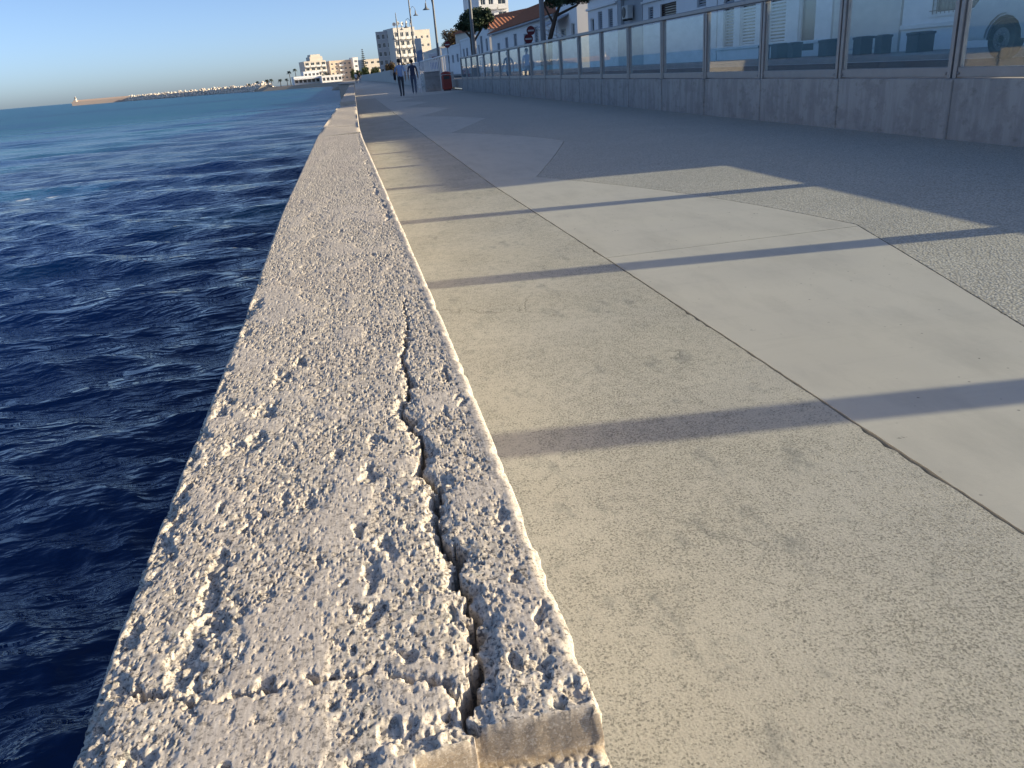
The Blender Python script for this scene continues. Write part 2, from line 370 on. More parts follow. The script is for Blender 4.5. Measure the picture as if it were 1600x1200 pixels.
    P = np.stack([X+nx*hz, Y, ZT+DZ+nz*hz], -1)
    me = grid_mesh('capping_block', P, True, {'eros': er, 'stone': stone, 'stone_id': i1, 'break_face': face})
    MT['wall_near'] = wall_mat('weathered_wall_concrete', True); MT['wall'] = wall_mat('wall_concrete', False)
    o = link('capping_block', me, MT['wall_near'], root); o['label'] = 'cracked and pitted nearest stretch of wall top'
    # --- further blocks (rounded arrises, gentle relief)
    def block(ya, yb, drop=0., n=40):
        yy = np.linspace(ya, yb, n); pr = [(0, 0, -1.95), (0, 0, -.05)]
        for k in range(5): a = math.pi/2*(1-k/4.); pr.append((0, rad*(1-math.sin(a)), -rad*(1-math.cos(a))))
        full = pr+[(f, 0, 0) for f in np.linspace(.1, .9, 22)]+[(1, -a, b) for (_, a, b) in reversed(pr)]
        P = []
        for y in yy:
            l = float(Lx(y)); r = float(Rx(y)); row = []
            for (f, dx, dz) in full:
                x = (l+dx) if f == 0 else ((r+dx) if f == 1 else l+rad+f*(r-l-2*rad))
                row.append((x, y, ZT-drop+dz+.004*(math.sin(y*3.1+x*9)+math.sin(y*1.3)) if dz == 0 else ZT-drop+dz))
            P.append(row)
        P = np.array(P)
        e0 = P[:1].copy(); e0[:, :, 2] = ZT-drop-.3; e1 = P[-1:].copy(); e1[:, :, 2] = ZT-drop-.3
        e0[:, :, 0] = P[:1, :, 0]; me = grid_mesh('capping_block', np.concatenate([e0, P, e1]), True)
        for i in range(len(full)-1): me.polygons[i].use_smooth = False; me.polygons[-1-i].use_smooth = False
        return link('capping_block', me, MT['wall'], root)
    block(6.395, 7.60); block(7.625, 12.75)
    block(12.80, 16.1, .07, 20); b = block(16.16, 19.55)
    block(19.60, 25.4); block(25.46, 31.5); block(31.56, 45.0); block(45.06, 66.)
    block(-3., .284, .06, 14)
    # body of the wall below the near capping block
    mb = MB()
    for a, b_ in ((-3., .3), (.3, 1.4), (1.4, 2.7), (2.7, 6.37)):
        l0, l1, r0, r1 = float(Lx(a)), float(Lx(b_)), float(Rx(a)), float(Rx(b_))
        q = [(l0+.012, a, -1.9), (r0-.012, a, -1.9), (r1-.012, b_, -1.9), (l1+.012, b_, -1.9)]
        t = [(x, y, ZT-.12) for x, y, z in q]
        mb.add(q+t, [(3, 2, 1, 0), (4, 5, 6, 7), (0, 1, 5, 4), (1, 2, 6, 5), (2, 3, 7, 6), (3, 0, 4, 7)])
    mb.build('wall_body', MT['wall'], root)
build_wall()
# ================================================================ PROMENADE
def mat_worn():
    s = NT('worn_aggregate_paving'); p = s.pos()
    v = s.vor(p, 185.); g = s.noise(p, 340., 3, .75); big = s.noise(s.pos((1, .8, 1)), 2.1, 6, .62); mid = s.noise(p, 26., 4, .65)
    cem = s.mix(g, (.465, .432, .375), (.625, .585, .51))
    warm = s.ramp(s.noise(p, 1.3, 3), (.4, 0.), (.65, .3)); cem = s.mix(warm, cem, (.50, .45, .355))
    sid = s.n('SeparateColor', None, Color=v.outputs[1]).outputs[0]
    st = s.ramp(sid, (0., (.10, .10, .10)), (.4, (.19, .19, .18)), (.75, (.32, .30, .25)), (1., (.48, .45, .38)))
    thr = s.math('ADD', s.math('MULTIPLY', s.ramp(big, (.42, 0.), (.66, 1.)), .55), s.math('MULTIPLY', s.ramp(mid, (.38, 0.), (.7, 1.)), .55))
    mask = s.math('MULTIPLY', s.ramp(v.outputs[0], (.30, .55), (.62, 0.)), s.ramp(s.math('ADD', thr, s.math('MULTIPLY', sid, -.35)), (-.02, .25), (.28, 1.)))
    c = s.mix(mask, cem, st)
    n3 = s.noise(p, 150., 5, .78); n4 = s.noise(s.pos((1, 1, 1.7)), 300., 3, .7)
    spot = s.math('MAXIMUM', s.ramp(s.math('ADD', n3, s.math('ADD', s.math('MULTIPLY', mid, .22), s.math('MULTIPLY', big, .18))), (.735, 0.), (.80, .9)), s.ramp(n4, (.60, 0.), (.66, .6)))
    c = s.mix(s.math('MULTIPLY', spot, .75), c, (.15, .145, .13))
    c = s.mix(s.ramp(n3, (.36, .55), (.43, 0.)), c, (.58, .54, .45))
    # worn grey patches
    c = s.mix(s.math('MULTIPLY', s.ramp(s.noise(s.pos((1.6, .9, 1)), 4.5, 6, .75), (.555, 0.), (.66, 1.)), .5), c, (.21, .215, .205))
    # thin wandering hairline cracks
    pw = s.n('VectorMath', {'operation': 'ADD'}, i0=p, i1=s.n('VectorMath', {'operation': 'SCALE'}, i0=s.n('TexNoise', None, Vector=p, Scale=9., Detail=4.).outputs[1], Scale=.16).outputs[0]).outputs[0]
    hair = s.math('MULTIPLY', s.ramp(s.vor(pw, 1.15, 'DISTANCE_TO_EDGE').outputs[0], (.0018, 1.), (.0045, 0.)), s.ramp(s.noise(p, 1.7, 2), (.54, 0.), (.62, .5)))
    c = s.mix(hair, c, (.08, .08, .075))
    h = s.math('ADD', s.math('MULTIPLY', v.outputs[0], -.6), s.math('MULTIPLY', g, .7)); h = s.math('SUBTRACT', s.math('SUBTRACT', h, s.math('MULTIPLY', spot, .9)), s.math('MULTIPLY', hair, 1.5))
    return s.done(c, .9, s.bump(s.noise(p, 40., 4), .06, .004, s.bump(h, .5, .0028)))
def mat_smooth():
    s = NT('smooth_concrete_paving'); p = s.pos()
    c = s.mix(s.noise(p, 1.6, 6, .62), (.51, .475, .41), (.63, .59, .515)); c = s.mix(s.math('MULTIPLY', s.noise(p, 60., 5, .7), .45), c, (.49, .455, .395))
    c = s.mix(s.ramp(s.noise(s.pos((1, .35, 1)), 4.5, 6, .7), (.48, 0.), (.72, .6)), c, (.43, .405, .355))
    c = s.mix(s.ramp(s.noise(s.pos((.3, 2.2, 1)), 2.2, 6, .75), (.55, 0.), (.72, .35)), c, (.40, .375, .33))
    spot = s.math('MULTIPLY', s.ramp(s.noise(p, 15., 3, .75), (.68, 0.), (.72, .75)), s.ramp(s.noise(p, 2.7, 2), (.5, 0.), (.62, 1.)))
    c = s.mix(spot, c, (.11, .105, .10))
    dots = s.ramp(s.vor(p, 19.).outputs[0], (.06, .7), (.10, 0.)); c = s.mix(s.math('MULTIPLY', dots, s.ramp(s.noise(p, 3.1, 2), (.48, 0.), (.58, 1.))), c, (.16, .15, .14))
    return s.done(c, .82, s.bump(s.noise(p, 190., 4, .7), .25, .002))
def mat_pebble():
    s = NT('exposed_pebble_paving'); p = s.pos(); v = s.vor(p, 92.); sid = s.n('SeparateColor', None, Color=v.outputs[1])
    st = s.ramp(sid.outputs[0], (0., (.44, .41, .355)), (.35, (.60, .56, .485)), (.7, (.70, .66, .575)), (1., (.48, .48, .47)))
    gap = s.ramp(v.outputs[0], (.42, 0.), (.62, 1.)); c = s.mix(s.math('MULTIPLY', gap, .65), st, (.30, .275, .23))
    c = s.mix(s.math('MULTIPLY', s.noise(p, 1.2, 5), .4), c, (.30, .28, .24))
    return s.done(c, .88, s.bump(s.math('MULTIPLY', v.outputs[0], -1.), .45, .006))
W, SM, PB = mat_worn(), mat_smooth(), mat_pebble()
def rough_line(a, b, step=.03, amp=.0022):
    a = Vector(a); b = Vector(b); n = max(2, int((b-a).length/step)); d = (b-a).normalized(); p = Vector((-d.y, d.x))
    return [tuple(a.lerp(b, i/n)+p*(random.gauss(0, amp) if 0 < i else 0)) for i in range(n)]
def slab(name, poly, mat, parent, z=0.):
    bm = bmesh.new(); vs = [bm.verts.new((x, y, z)) for x, y in poly]; f = bm.faces.new(vs)
    if f.normal.z < 0 or f.calc_area() and (f.normal_update() or f.normal.z < 0): f.normal_flip()
    ret = bmesh.ops.extrude_face_region(bm, geom=[f])
    bmesh.ops.translate(bm, verts=[g for g in ret['geom'] if isinstance(g, bmesh.types.BMVert)], vec=(0, 0, .05))
    bmesh.ops.translate(bm, verts=bm.verts[:], vec=(0, 0, -.05))
    bmesh.ops.recalc_face_normals(bm, faces=bm.faces[:])
    me = bpy.data.meshes.new(name); bm.to_mesh(me); bm.free(); return link(name, me, mat, parent)
FX = lambda y: 5.60+.0035*y                        # front face of the low wall
NODE = [(-3.7, 1.62), (-.9, 2.70), (1.45, 1.86), (3.98, 2.74), (7.35, 1.62), (10.6, 2.76), (14.0, 1.62), (17.2, 2.76), (20.6, 1.62), (23.8, 2.76), (27.2, 1.62), (30.4, 2.76), (33.8, 1.62), (37., 2.76), (40.4, 1.62)]
NODE = [(-9.4, 1.62), (-6.2, 2.76), (-2.8, 1.62), (.4, 1.66), (3.98, 2.745)]+NODE[4:]
def wave(y):
    ys = [n[0] for n in NODE]; xs = [n[1] for n in NODE]
    x = np.interp(y, ys, xs); i = max(0, min(len(ys)-2, int(np.searchsorted(ys, y))-1)); t = (y-ys[i])/(ys[i+1]-ys[i])
    return float(x + (.17 if xs[i+1] < xs[i] else .02)*math.sin(math.pi*max(0, min(1, t))))
def JX(y): return float(np.interp(y, [-5, 1.1, 1.75, 3.8, 7.1, 30, 60], [1.27, 1.262, 1.25, 1.222, 1.155, 1.15, 1.2]))
def build_promenade():
    mb = MB(); mb.prism([(-.28, -6), (6.3, -6), (6.3, 70), (.0, 70), (-.2, 12)], -1.9, -.03)
    root = mb.build('promenade', M('joint_mortar', (.11, .10, .09), .95)); root['kind'] = 'structure'
    g = .0035
    # strip beside the wall, cut by contraction joints
    cuts = [-6, -2.2, 2.05-4.0, 7.22, 10.4, 13.6, 16.8, 20, 23.2, 26.4, 29.6, 32.8, 36, 39.2, 42.4]
    cuts = [-6, -1.9, 7.22, 10.4, 13.6, 16.8, 20, 23.2, 26.4, 29.6, 32.8, 36, 39.2, 42.4]
    for a, b in zip(cuts, cuts[1:]):
        n = 10; left = [(max(float(Rx(y))-.03, -.2), y) for y in np.linspace(a+g, b-g, n)]
        rl = []
        yy = np.arange(a+g, b-g, .03 if b < 11 else .2)
        for y in yy: rl.append((JX(y)-g-abs(random.gauss(0, .002+.006*max(0, math.sin(y*2.7)*math.sin(y*7.1)))), float(y)))
        rl.append((JX(b-g)-g, b-g))
        slab('paving_strip', list(reversed(left))+rl if False else left[::-1]+rl, W, root)
    # smooth leaf shaped bays
    ycut = [-6.2, -2.8, .4, 3.93, 7.35, 10.6, 14.0, 17.2, 20.6, 23.8, 27.2, 30.4, 33.8, 37., 40.4]
    for a, b in zip(ycut, ycut[1:]):
        gg = .0042
        yy = np.arange(a+gg, b-gg, .03 if b < 11 else .15)
        l = [(JX(y)+g+abs(random.gauss(0, .0016)), float(y)) for y in yy]+[(JX(b-gg)+g, b-gg)]
        r = [(wave(y)-g-abs(random.gauss(0, .0014)), float(y)) for y in yy]+[(wave(b-gg)-g, b-gg)]
        slab('smooth_bay', l[::-1]+r, SM, root)
    for a, b in zip(ycut[::2], ycut[2::2]):
        yy = np.arange(a+g, b-g, .03 if b < 11 else .15)
        l = [(wave(y)+g+abs(random.gauss(0, .0014)), float(y)) for y in yy]+[(wave(b-g)+g, b-g)]
        r = [(FX(a)+.1, a+g), (FX(b)+.1, b-g)]
        slab('pebble_bay', l[::-1]+r, PB, root)
    slab('paving_strip', [(.05, 42.43), (FX(42)+.1, 42.43), (FX(70)+.6, 70), (.2, 70)], SM, root)
    slab('paving_strip', [(.05, 40.41), (1.14, 40.41), (1.14, 42.42), (.05, 42.42)][:0] or [(1.17, 40.41), (FX(42)+.1, 40.41), (FX(42)+.1, 42.42), (1.17, 42.42)], SM, root)
    # far stretch rising gently
    mb = MB(); mb.add([(-.75, 66, -1.9), (6.9, 70, -1.9), (5.7, 230, -1.9), (-1.5, 230, -1.9), (-.75, 70.01, -.004), (6.9, 70.01, -.004), (5.7, 230, .55), (-1.5, 230, .55)],
                      [(4, 5, 6, 7), (0, 1, 5, 4), (3, 0, 4, 7), (1, 2, 6, 5)])
    o = mb.build('far_promenade', SM); o['kind'] = 'structure'
build_promenade()
# ================================================================ LOW WALL + GLASS BALUSTRADE
PY = [6.93+1.88*i for i in range(-4, 20)]            # post positions
PY = [y for y in PY if y < 43.0]
def low_wall_mat():
    s = NT('stained_painted_concrete'); p = s.pos((1, 1, 1))
    streak = s.noise(s.pos((2, 7, 1.1)), 1., 6, .65); blot = s.noise(s.pos((1, 2.6, 3.2)), 1.1, 6, .7)
    c = s.mix(s.ramp(streak, (.42, 0.), (.6, 1.)), (.36, .358, .35), (.29, .288, .282))
    c = s.mix(s.ramp(blot, (.50, 0.), (.60, .55)), c, (.235, .233, .228))
    c = s.mix(s.ramp(s.noise(s.pos((1, 2, 3)), 2.3, 6, .7), (.56, 0.), (.68, .55)), c, (.18, .182, .165))
    return s.done(c, .85, s.bump(blot, .3, .01, s.bump(s.noise(p, 60., 4), .3, .004)))
LW = low_wall_mat()
MT['steel'] = plain('brushed_steel', (.27, .27, .275), .45, .12, 8, 0, .5)
def glass_mat():
    s = NT('tinted_glass'); g = s.n('NewGeometry')
    d = s.n('VectorMath', {'operation': 'DOT_PRODUCT'}, i0=g.outputs['Incoming'], i1=g.outputs['Normal']).outputs['Value']
    f = s.math('SUBTRACT', 1., s.math('ABSOLUTE', d)); f = s.math('POWER', f, 5.)
    f = s.math('ADD', s.math('MULTIPLY', f, .95), .045)
    tr = s.n('BsdfTransparent', None, Color=(.89, .945, .965)); gl = s.n('BsdfGlossy', None, Color=(1, 1, 1), Roughness=.012)
    blue_veil = s.n('BsdfDiffuse', None, Color=(.20, .36, .46))  # bluish diffuse veil, paints a skylight haze onto the panes
    mx = s.n('MixShader', None, Fac=f, i1=tr, i2=gl)
    mx2 = s.n('MixShader', None, Fac=s.math('MULTIPLY', s.ramp(s.noise(s.pos((3, 3, 6)), 1.2, 5), (.35, .06), (.75, .13)), 1.), i1=mx, i2=blue_veil)
    s.t.links.new(mx2.outputs[0], s.o.inputs[0]); return s.m
GL = glass_mat()
def build_fence():
    wl = empty('low_concrete_wall', (FX(0), 0, 0), 0, 'low stained grey concrete wall carrying the glass balustrade', 'wall')
    bl = empty('glass_balustrade', (FX(0), 0, .555), 0, 'steel framed glass balustrade standing on the low concrete wall', 'fence')
    def put(mb, name, mat, root, smooth=False):
        o = mb.build(name, mat, root, smooth); o.matrix_parent_inverse = Matrix.Translation(root.location).inverted(); return o
    ya, yb = PY[0]-3, PY[-1]
    ys = [ya]+PY
    pm = None
    for a, b in zip(ys, ys[1:]):
        x = FX((a+b)/2); mb = MB(); mb.box(x+.012, x+.25, a+.001, b-.001, -.06, .555, bev=.008); put(mb, 'wall_panel', LW, wl)
    for i, y in enumerate(PY):
        x = FX(y); MB().box
        mb = MB(); mb.box(x-.008, x+.2, y-.06, y+.06, -.05, .548, bev=.008); put(mb, 'pilaster', LW, wl)
        mb = MB(); mb.box(x+.02, x+.10, y-.062, y-.014, .556, 1.53, bev=.004); mb.box(x+.02, x+.10, y+.014, y+.062, .556, 1.53, bev=.004); mb.box(x+.05, x+.07, y-.0142, y+.0142, .56, 1.525)
        po = put(mb, 'post', MT['steel'], bl)
        for dy in (-.082, .082):
            mb = MB(); mb.lathe([(.002, -.004), (.014, -.004), (.014, .004), (.006, .012), (.002, .012)], 8)
            mb.v = [(x+.028-v[2], y+dy+v[1], .60+v[0]) for v in mb.v]; put(mb, 'bolt', MT['steel'], bl)
    ends = PY
    for a, b in zip(ends, ends[1:]):
        x = FX((a+b)/2)
        mb = MB(); mb.box(x+.035, x+.09, a+.063, b-.063, .566, .655, bev=.004); put(mb, 'bottom_rail', MT['steel'], bl)
        mb = MB(); mb.box(x+.058, x+.066, a+.066, b-.066, .656, 1.507); put(mb, 'pane', GL, bl)
        for q in (a+.064, b-.079): mb = MB(); mb.box(x+.045, x+.08, q, q+.015, .656, 1.507); put(mb, 'pane_frame', MT['steel'], bl)
    mb = MB(); n = len(PY)
    for a, b in zip(ends, ends[1:]):
        mb.box(FX((a+b)/2)+.012, FX((a+b)/2)+.108, a+.0005 if a > PY[0] else a-.07, b if b < PY[-1] else b+.07, 1.5305, 1.60, bev=.012)
    put(mb, 'top_rail', MT['steel'], bl)
build_fence()
# ================================================================ STREET LEVEL
def build_ground():
    def sheet(name, poly, z, mat):
        mb = MB(); mb.add([(x, y, z) for x, y in poly], [tuple(range(len(poly)))]); o = mb.build(name, mat)
        if o.data.polygons[0].normal.z < 0: o.data.flip_normals()
        o['kind'] = 'structure'; return o
    asph = NT('asphalt'); p = asph.pos(); asph.done(asph.mix(asph.noise(p, 1.3, 6), (.045, .046, .048), (.075, .075, .075)), .85, asph.bump(asph.noise(p, 140., 3), .4, .004))
    sheet('town_ground', [(5.86, -60), (900, -60), (900, 1400), (5.86, 1400)], .405, M('dry_earth', (.22, .19, .15), .95, .2, .4))
    sheet('road', [(7.6, -60), (12.4, -60), (12.4, 300), (7.6, 300)], .41, asph.m)
    pv = M('pavement_concrete', (.33, .32, .30), .85, .12, 1.5)
    for n, x0, x1 in (('pavement', 5.852, 7.6), ('pavement', 12.4, 14.6)):
        mb = MB(); mb.box(x0, x1, -60, 300, .1, .53, bev=.02); o = mb.build(n, pv); o['kind'] = 'structure'
    mb = MB()                                                    # edge line along the kerb
    mb.box(12.1, 12.22, -60, 300, .409, .4145); o = mb.build('road_edge_line', M('road_paint', (.7, .7, .68), .7)); o['kind'] = 'structure'
    # far shore where the coast swings to the left
    pts = [(-1.4, 226), (-3, 330), (-5, 405), (-16, 452), (-31, 470), (-45, 480), (-66, 560), (-66, 640), (-30, 900), (6, 900), (6, 226)]
    mb = MB(); n = len(pts)
    mb.add([(x, y, .45) for x, y in pts]+[(x-4*(i < n-2), y-3*(i < n-2), -1.6) for i, (x, y) in enumerate(pts)], [tuple(range(n))]+[(i, n+i, n+(i+1) % n, (i+1) % n) for i in range(n)])
    o = mb.build('far_shore', M('beach_sand', (.42, .36, .28), .95, .15, .2)); o['kind'] = 'structure'
    bm = bmesh.new(); bm.from_mesh(o.data); bmesh.ops.recalc_face_normals(bm, faces=bm.faces[:]); bm.to_mesh(o.data); bm.free()
build_ground()
# ================================================================ BUILDINGS
WHT = M('white_render', (.78, .78, .78), .85, .06, .6); WHT2 = M('off_white_render', (.66, .63, .58), .85, .07, .6); PEACH = M('peach_render', (.60, .50, .41), .85, .06, .4)
CREAM = M('cream_render', (.66, .60, .52), .85, .06, .4); GREYR = M('grey_render', (.42, .44, .46), .85, .07, .5); TERRA = M('terracotta', (.34, .15, .09), .85, .22, 2.2, .4)
DARKW = M('dark_wood', (.07, .045, .03), .6, .2, 6); GLASSD = M('window_glass', (.03, .04, .05), .12, .2, 1); SHUT = M('grey_shutter', (.33, .36, .40), .6, .08, 5); WTRIM = M('white_trim', (.74, .74, .73), .6, .04, 2)
IRON = M('dark_iron', (.04, .042, .045), .5, .1, 5)
def facade(mb, W, H, ops, depth=.16, z0=0.):
    us = sorted({0, W, *[o[0] for o in ops], *[o[1] for o in ops]}); zs = sorted({z0, H, *[o[2] for o in ops], *[o[3] for o in ops]})
    for a, b in zip(us, us[1:]):
        for c, d in zip(zs, zs[1:]):
            cu, cz = (a+b)/2, (c+d)/2
            if any(o[0] < cu < o[1] and o[2] < cz < o[3] for o in ops): continue
            mb.quad((a, 0, c), (b, 0, c), (b, 0, d), (a, 0, d))
    for a, b, c, d in [o[:4] for o in ops]:
        mb.quad((a, 0, c), (a, 0, d), (a, depth, d), (a, depth, c)); mb.quad((b, 0, d), (b, 0, c), (b, depth, c), (b, depth, d))
        mb.quad((a, 0, d), (b, 0, d), (b, depth, d), (a, depth, d)); mb.quad((a, 0, c), (a, depth, c), (b, depth, c), (b, 0, c))
        mb.quad((a, depth, c), (b, depth, c), (b, depth, d), (a, depth, d))
def building(name, label, cat, loc, rz, W, D, H, ops, wall, roof=None, group=None, trim=None, rail=None, near=True):
    """facade along local +x at y=0 facing -y; ops = (u0,u1,z0,z1,kind)"""
    root = empty(name, loc, rz, label, cat, group)
    mb = MB(); facade(mb, W, H, ops)
    mb.quad((0, D, 0), (0, 0, 0), (0, 0, H), (0, D, H)); mb.quad((W, 0, 0), (W, D, 0), (W, D, H), (W, 0, H)); mb.quad((W, D, 0), (0, D, 0), (0, D, H), (W, D, H)); mb.quad((0, 0, H), (W, 0, H), (W, D, H), (0, D, H))
    mb.build('wall', wall, root)
    for (a, b, c, d, k) in ops:
        fr = .05 if near else .12
        mt = {'w': WTRIM, 'b': DARKW, 's': SHUT, 'd': WTRIM, 'g': WTRIM, 'n': GREYR, 'l': WTRIM, 'x': GREYR}[k]
        nm = 'door' if k == 'd' else ('niche_lining' if k in 'nx' else 'window')
        mb = MB()
        for q in ((a+.002, a+fr, c+.002, d-.002), (b-fr, b-.002, c+.002, d-.002), (a+fr+.001, b-fr-.001, d-fr, d-.002), (a+fr+.001, b-fr-.001, c+.002, c+fr)):
            mb.box(q[0], q[1], .07, .15, q[2], q[3])
        wn = mb.build(nm, mt, root)
        if k in 'nx': continue
        if k in 'sbl':
            mb = MB(); n = max(4, int((d-c)/.11))
            for i in range(n): z = c+fr+(d-c-2*fr)*(i+.5)/n; mb.add([(a+fr, .075, z-.03), (b-fr, .075, z-.03), (b-fr, .115, z+.03), (a+fr, .115, z+.03), (a+fr, .085, z-.03), (b-fr, .085, z-.03), (b-fr, .125, z+.03), (a+fr, .125, z+.03)], [(0, 1, 2, 3), (7, 6, 5, 4), (0, 4, 5, 1), (3, 2, 6, 7)])
            sh = mb.build('shutter_slats', mt, wn)
        mb = MB(); mb.box(a+fr+.002, b-fr-.002, .126, .145, c+fr+.002, d-fr-.002); mb.build('pane', GLASSD, wn)
        if k in 'wg' and (b-a) > .8:
            mb = MB(); mb.box((a+b)/2-.03, (a+b)/2+.03, .09, .12, c+fr, d-fr); mb.build('mullion', WTRIM, wn)
        if k == 'g':
            mb = MB(); n = int((b-a)/.14)
            for i in range(n): u = a+(b-a)*(i+.5)/n; mb.tube([(u, -.03, c), (u, -.03, d)], .009, 5)
            for z in (c+.08, d-.08): mb.tube([(a-.04, -.03, z), (b+.04, -.03, z)], .011, 5)
            mb.build('grille', IRON, wn)
        if k in 'wgsb': mb = MB(); mb.box(a-.06, b+.06, -.05, .068, c-.06, c-.002); mb.build('sill', WTRIM, wn)
    if trim:
        for (u0, u1, y0, z0, z1) in trim: mb = MB(); mb.box(u0, u1, y0, -.002, z0, z1, bev=.015); mb.build('cornice', WTRIM, root)
    if roof == 'flat':
        mb = MB()
        mb.box(-.06, W+.06, -.06, .16, H+.002, H+.2); mb.box(-.06, W+.06, D-.1, D+.06, H+.002, H+.2); mb.box(-.06, .1, .161, D-.101, H+.002, H+.19); mb.box(W-.1, W+.06, .161, D-.101, H+.002, H+.19)
        mb.build('parapet', wall, root)
    elif roof:
        rise, ov = roof[1], .35
        if roof[0] == 'ridge':           # ridge along x, with courses of tiles
            mb = MB(); n = int(W/.42); mid = D/2
            def prof(u): return .05*abs(math.sin(u))
            for sgn in (0, 1):
                for i in range(n):
                    u0 = -ov+(W+2*ov)*i/n; u1 = -ov+(W+2*ov)*(i+1)/n; um = (u0+u1)/2
                    ye = -ov if not sgn else D+ov
                    for ua, ub, ha, hb in ((u0, um, .0, .07), (um, u1, .07, .0)):
                        q = [(ua, ye, H-.1+ha), (ub, ye, H-.1+hb), (ub, mid, H+rise+hb), (ua, mid, H+rise+ha)]
                        mb.quad(*(q if not sgn else q[::-1]))
            rf = mb.build('roof', TERRA, root)
            mb = MB(); mb.tube([(-ov, mid, H+rise+.05), (W+ov, mid, H+rise+.05)], .11, 8); mb.build('ridge_tiles', TERRA, rf)
            mb = MB(); mb.add([(0, 0, H), (0, D, H), (0, mid, H+rise-.06), (W, 0, H), (W, D, H), (W, mid, H+rise-.06)], [(0, 2, 1), (3, 4, 5)]); mb.build('gable', wall, root)
            mb = MB(); mb.box(-ov, W+ov, -ov-.02, -ov+.06, H-.22, H-.11); mb.build('gutter', GREYR, rf)
        else:                            # ridge along y (gable to the front)
            mb = MB(); mid = W/2; n = int(D/.42)+1
            for sgn in (0, 1):
                for i in range(n):
                    y0 = -ov+(D+2*ov)*i/n; y1 = -ov+(D+2*ov)*(i+1)/n; ym = (y0+y1)/2; ue = -ov if not sgn else W+ov
                    for ya, yb, ha, hb in ((y0, ym, 0, .06), (ym, y1, .06, 0)):
                        q = [(ue, ya, H-.12+ha), (ue, yb, H-.12+hb), (mid, yb, H+rise+hb), (mid, ya, H+rise+ha)]
                        mb.quad(*(q[::-1] if not sgn else q))
            mb.build('roof', TERRA, root)
            mb = MB(); mb.add([(0, -.003, H), (W, -.003, H), (mid, -.003, H+rise-.06), (0, D, H), (W, D, H), (mid, D, H+rise-.06)], [(0, 1, 2), (3, 5, 4)]); mb.build('gable', wall, root)
    if rail:
        for (u0, u1, z0, dep) in rail:   # balcony: slab + bars
            mb = MB(); mb.box(u0, u1, -dep, -.002, z0-.14, z0, bev=.01); bc = mb.build('balcony', WTRIM, root)
            mb = MB(); n = max(3, int((u1-u0)/.16))
            if near:
                for i in range(n+1): u = u0+.03+(u1-u0-.06)*i/n; mb.tube([(u, -dep+.04, z0), (u, -dep+.04, z0+.92)], .011, 5)
                mb.tube([(u0, -dep+.04, z0+.94), (u1, -dep+.04, z0+.94)], .022, 6)
            else: mb.box(u0, u1, -dep, -dep+.12, z0+.002, z0+.95)
            mb.build('railing', WTRIM, bc)
    return root
FXH = 14.6; Z0 = .5; RZ = -math.pi/2
def row_house(name, label, y0, y1, top, ops, wall=WHT, roof='flat', D=9, trim=None, rail=None, grp='houses along the street behind the balustrade', base=Z0, x=FXH):
    # ops use street coordinate y and absolute z
    lo = []
    for (ya, yb, za, zb, k) in ops: lo.append((y1-yb, y1-ya, za-base, zb-base, k))
    tr = [(y1-b, y1-a, d, z-base, zz-base) for a, b, d, z, zz in (trim or [])]
    rl = [(y1-b, y1-a, z-base, dep) for a, b, z, dep in (rail or [])]
    return building(name, label, 'house', (x, y1, base), RZ, y1-y0, D, top-base, lo, wall, roof, grp, tr, rl)
row_house('house', 'white flat roofed corner house beside the open lot, out past the right of the balustrade', 5.4, 11.7, 3.62, [(6.4, 7.3, 1.4, 2.8, 'w'), (8.2, 9.1, .55, 2.7, 'd'), (10, 11, 1.4, 2.8, 'w')])
row_house('house', 'white house with barred windows seen behind the rightmost glass panes', 11.8, 20.0, 5.5, [(13.2, 14.6, 1.35, 2.8, 'g'), (15.6, 16.5, 1.35, 2.9, 'g'), (17.3, 18.9, 1.35, 2.9, 'g'), (13.4, 14.6, 3.6, 4.9, 's'), (17.2, 18.6, 3.6, 4.9, 's')], trim=[(11.85, 19.95, -.10, 1.05, 1.16)])
row_house('house', 'low white house with a grey garage niche between two taller houses', 20.1, 23.2, 3.45, [(20.6, 22.7, .62, 2.6, 'x')], wall=WHT2)
row_house('house', 'white house with louvred shutters and a railed balcony behind the glass', 23.3, 31.2, 6.6, [(24.2, 25.2, .65, 2.75, 'd'), (26.0, 27.2, 1.0, 2.7, 'l'), (28.1, 29.3, 1.0, 2.8, 'l'), (29.8, 30.7, 1.0, 2.8, 's'), (25, 27, 3.6, 5.6, 'w'), (28, 30, 3.6, 5.6, 'w')], rail=[(24.4, 30.6, 3.45, .9)], trim=[(23.3, 31.2, -.08, .9, 1.0)])
row_house('house', 'white house with a dark brown shuttered window above the rail', 31.3, 39.6, 6.2, [(32.3, 33.2, 2.6, 3.4, 's'), (35.4, 37.3, 2.45, 3.05, 'b'), (38.2, 38.9, 2.35, 3.05, 's'), (33, 34.3, 4, 5.4, 'w'), (36, 37.3, 4, 5.4, 'w')], trim=[(31.3, 39.6, -.12, 3.25, 3.36), (31.3, 39.6, -.2, 3.62, 3.75)])
row_house('house', 'narrow grey fronted house with a dark loggia niche', 39.7, 43.4, 5.6, [(40.2, 42.9, 2.3, 3.75, 'n')], wall=GREYR)
row_house('house', 'pale house with two narrow windows and a deep cornice', 43.5, 49.0, 5.4, [(44.3, 45.1, 2.5, 3.45, 's'), (46.2, 47.0, 2.5, 3.45, 's'), (47.8, 48.5, 2.4, 3.2, 'w')], wall=WHT, trim=[(43.5, 49, -.14, 3.62, 3.75), (43.5, 49, -.3, 4.2, 4.4)])
row_house('house', 'white lean-to house beside the alley with a sloping awning', 51.4, 56.6, 4.6, [(52.0, 52.9, 2.2, 3.2, 'w'), (54.2, 55.6, 2.2, 3.0, 's')])
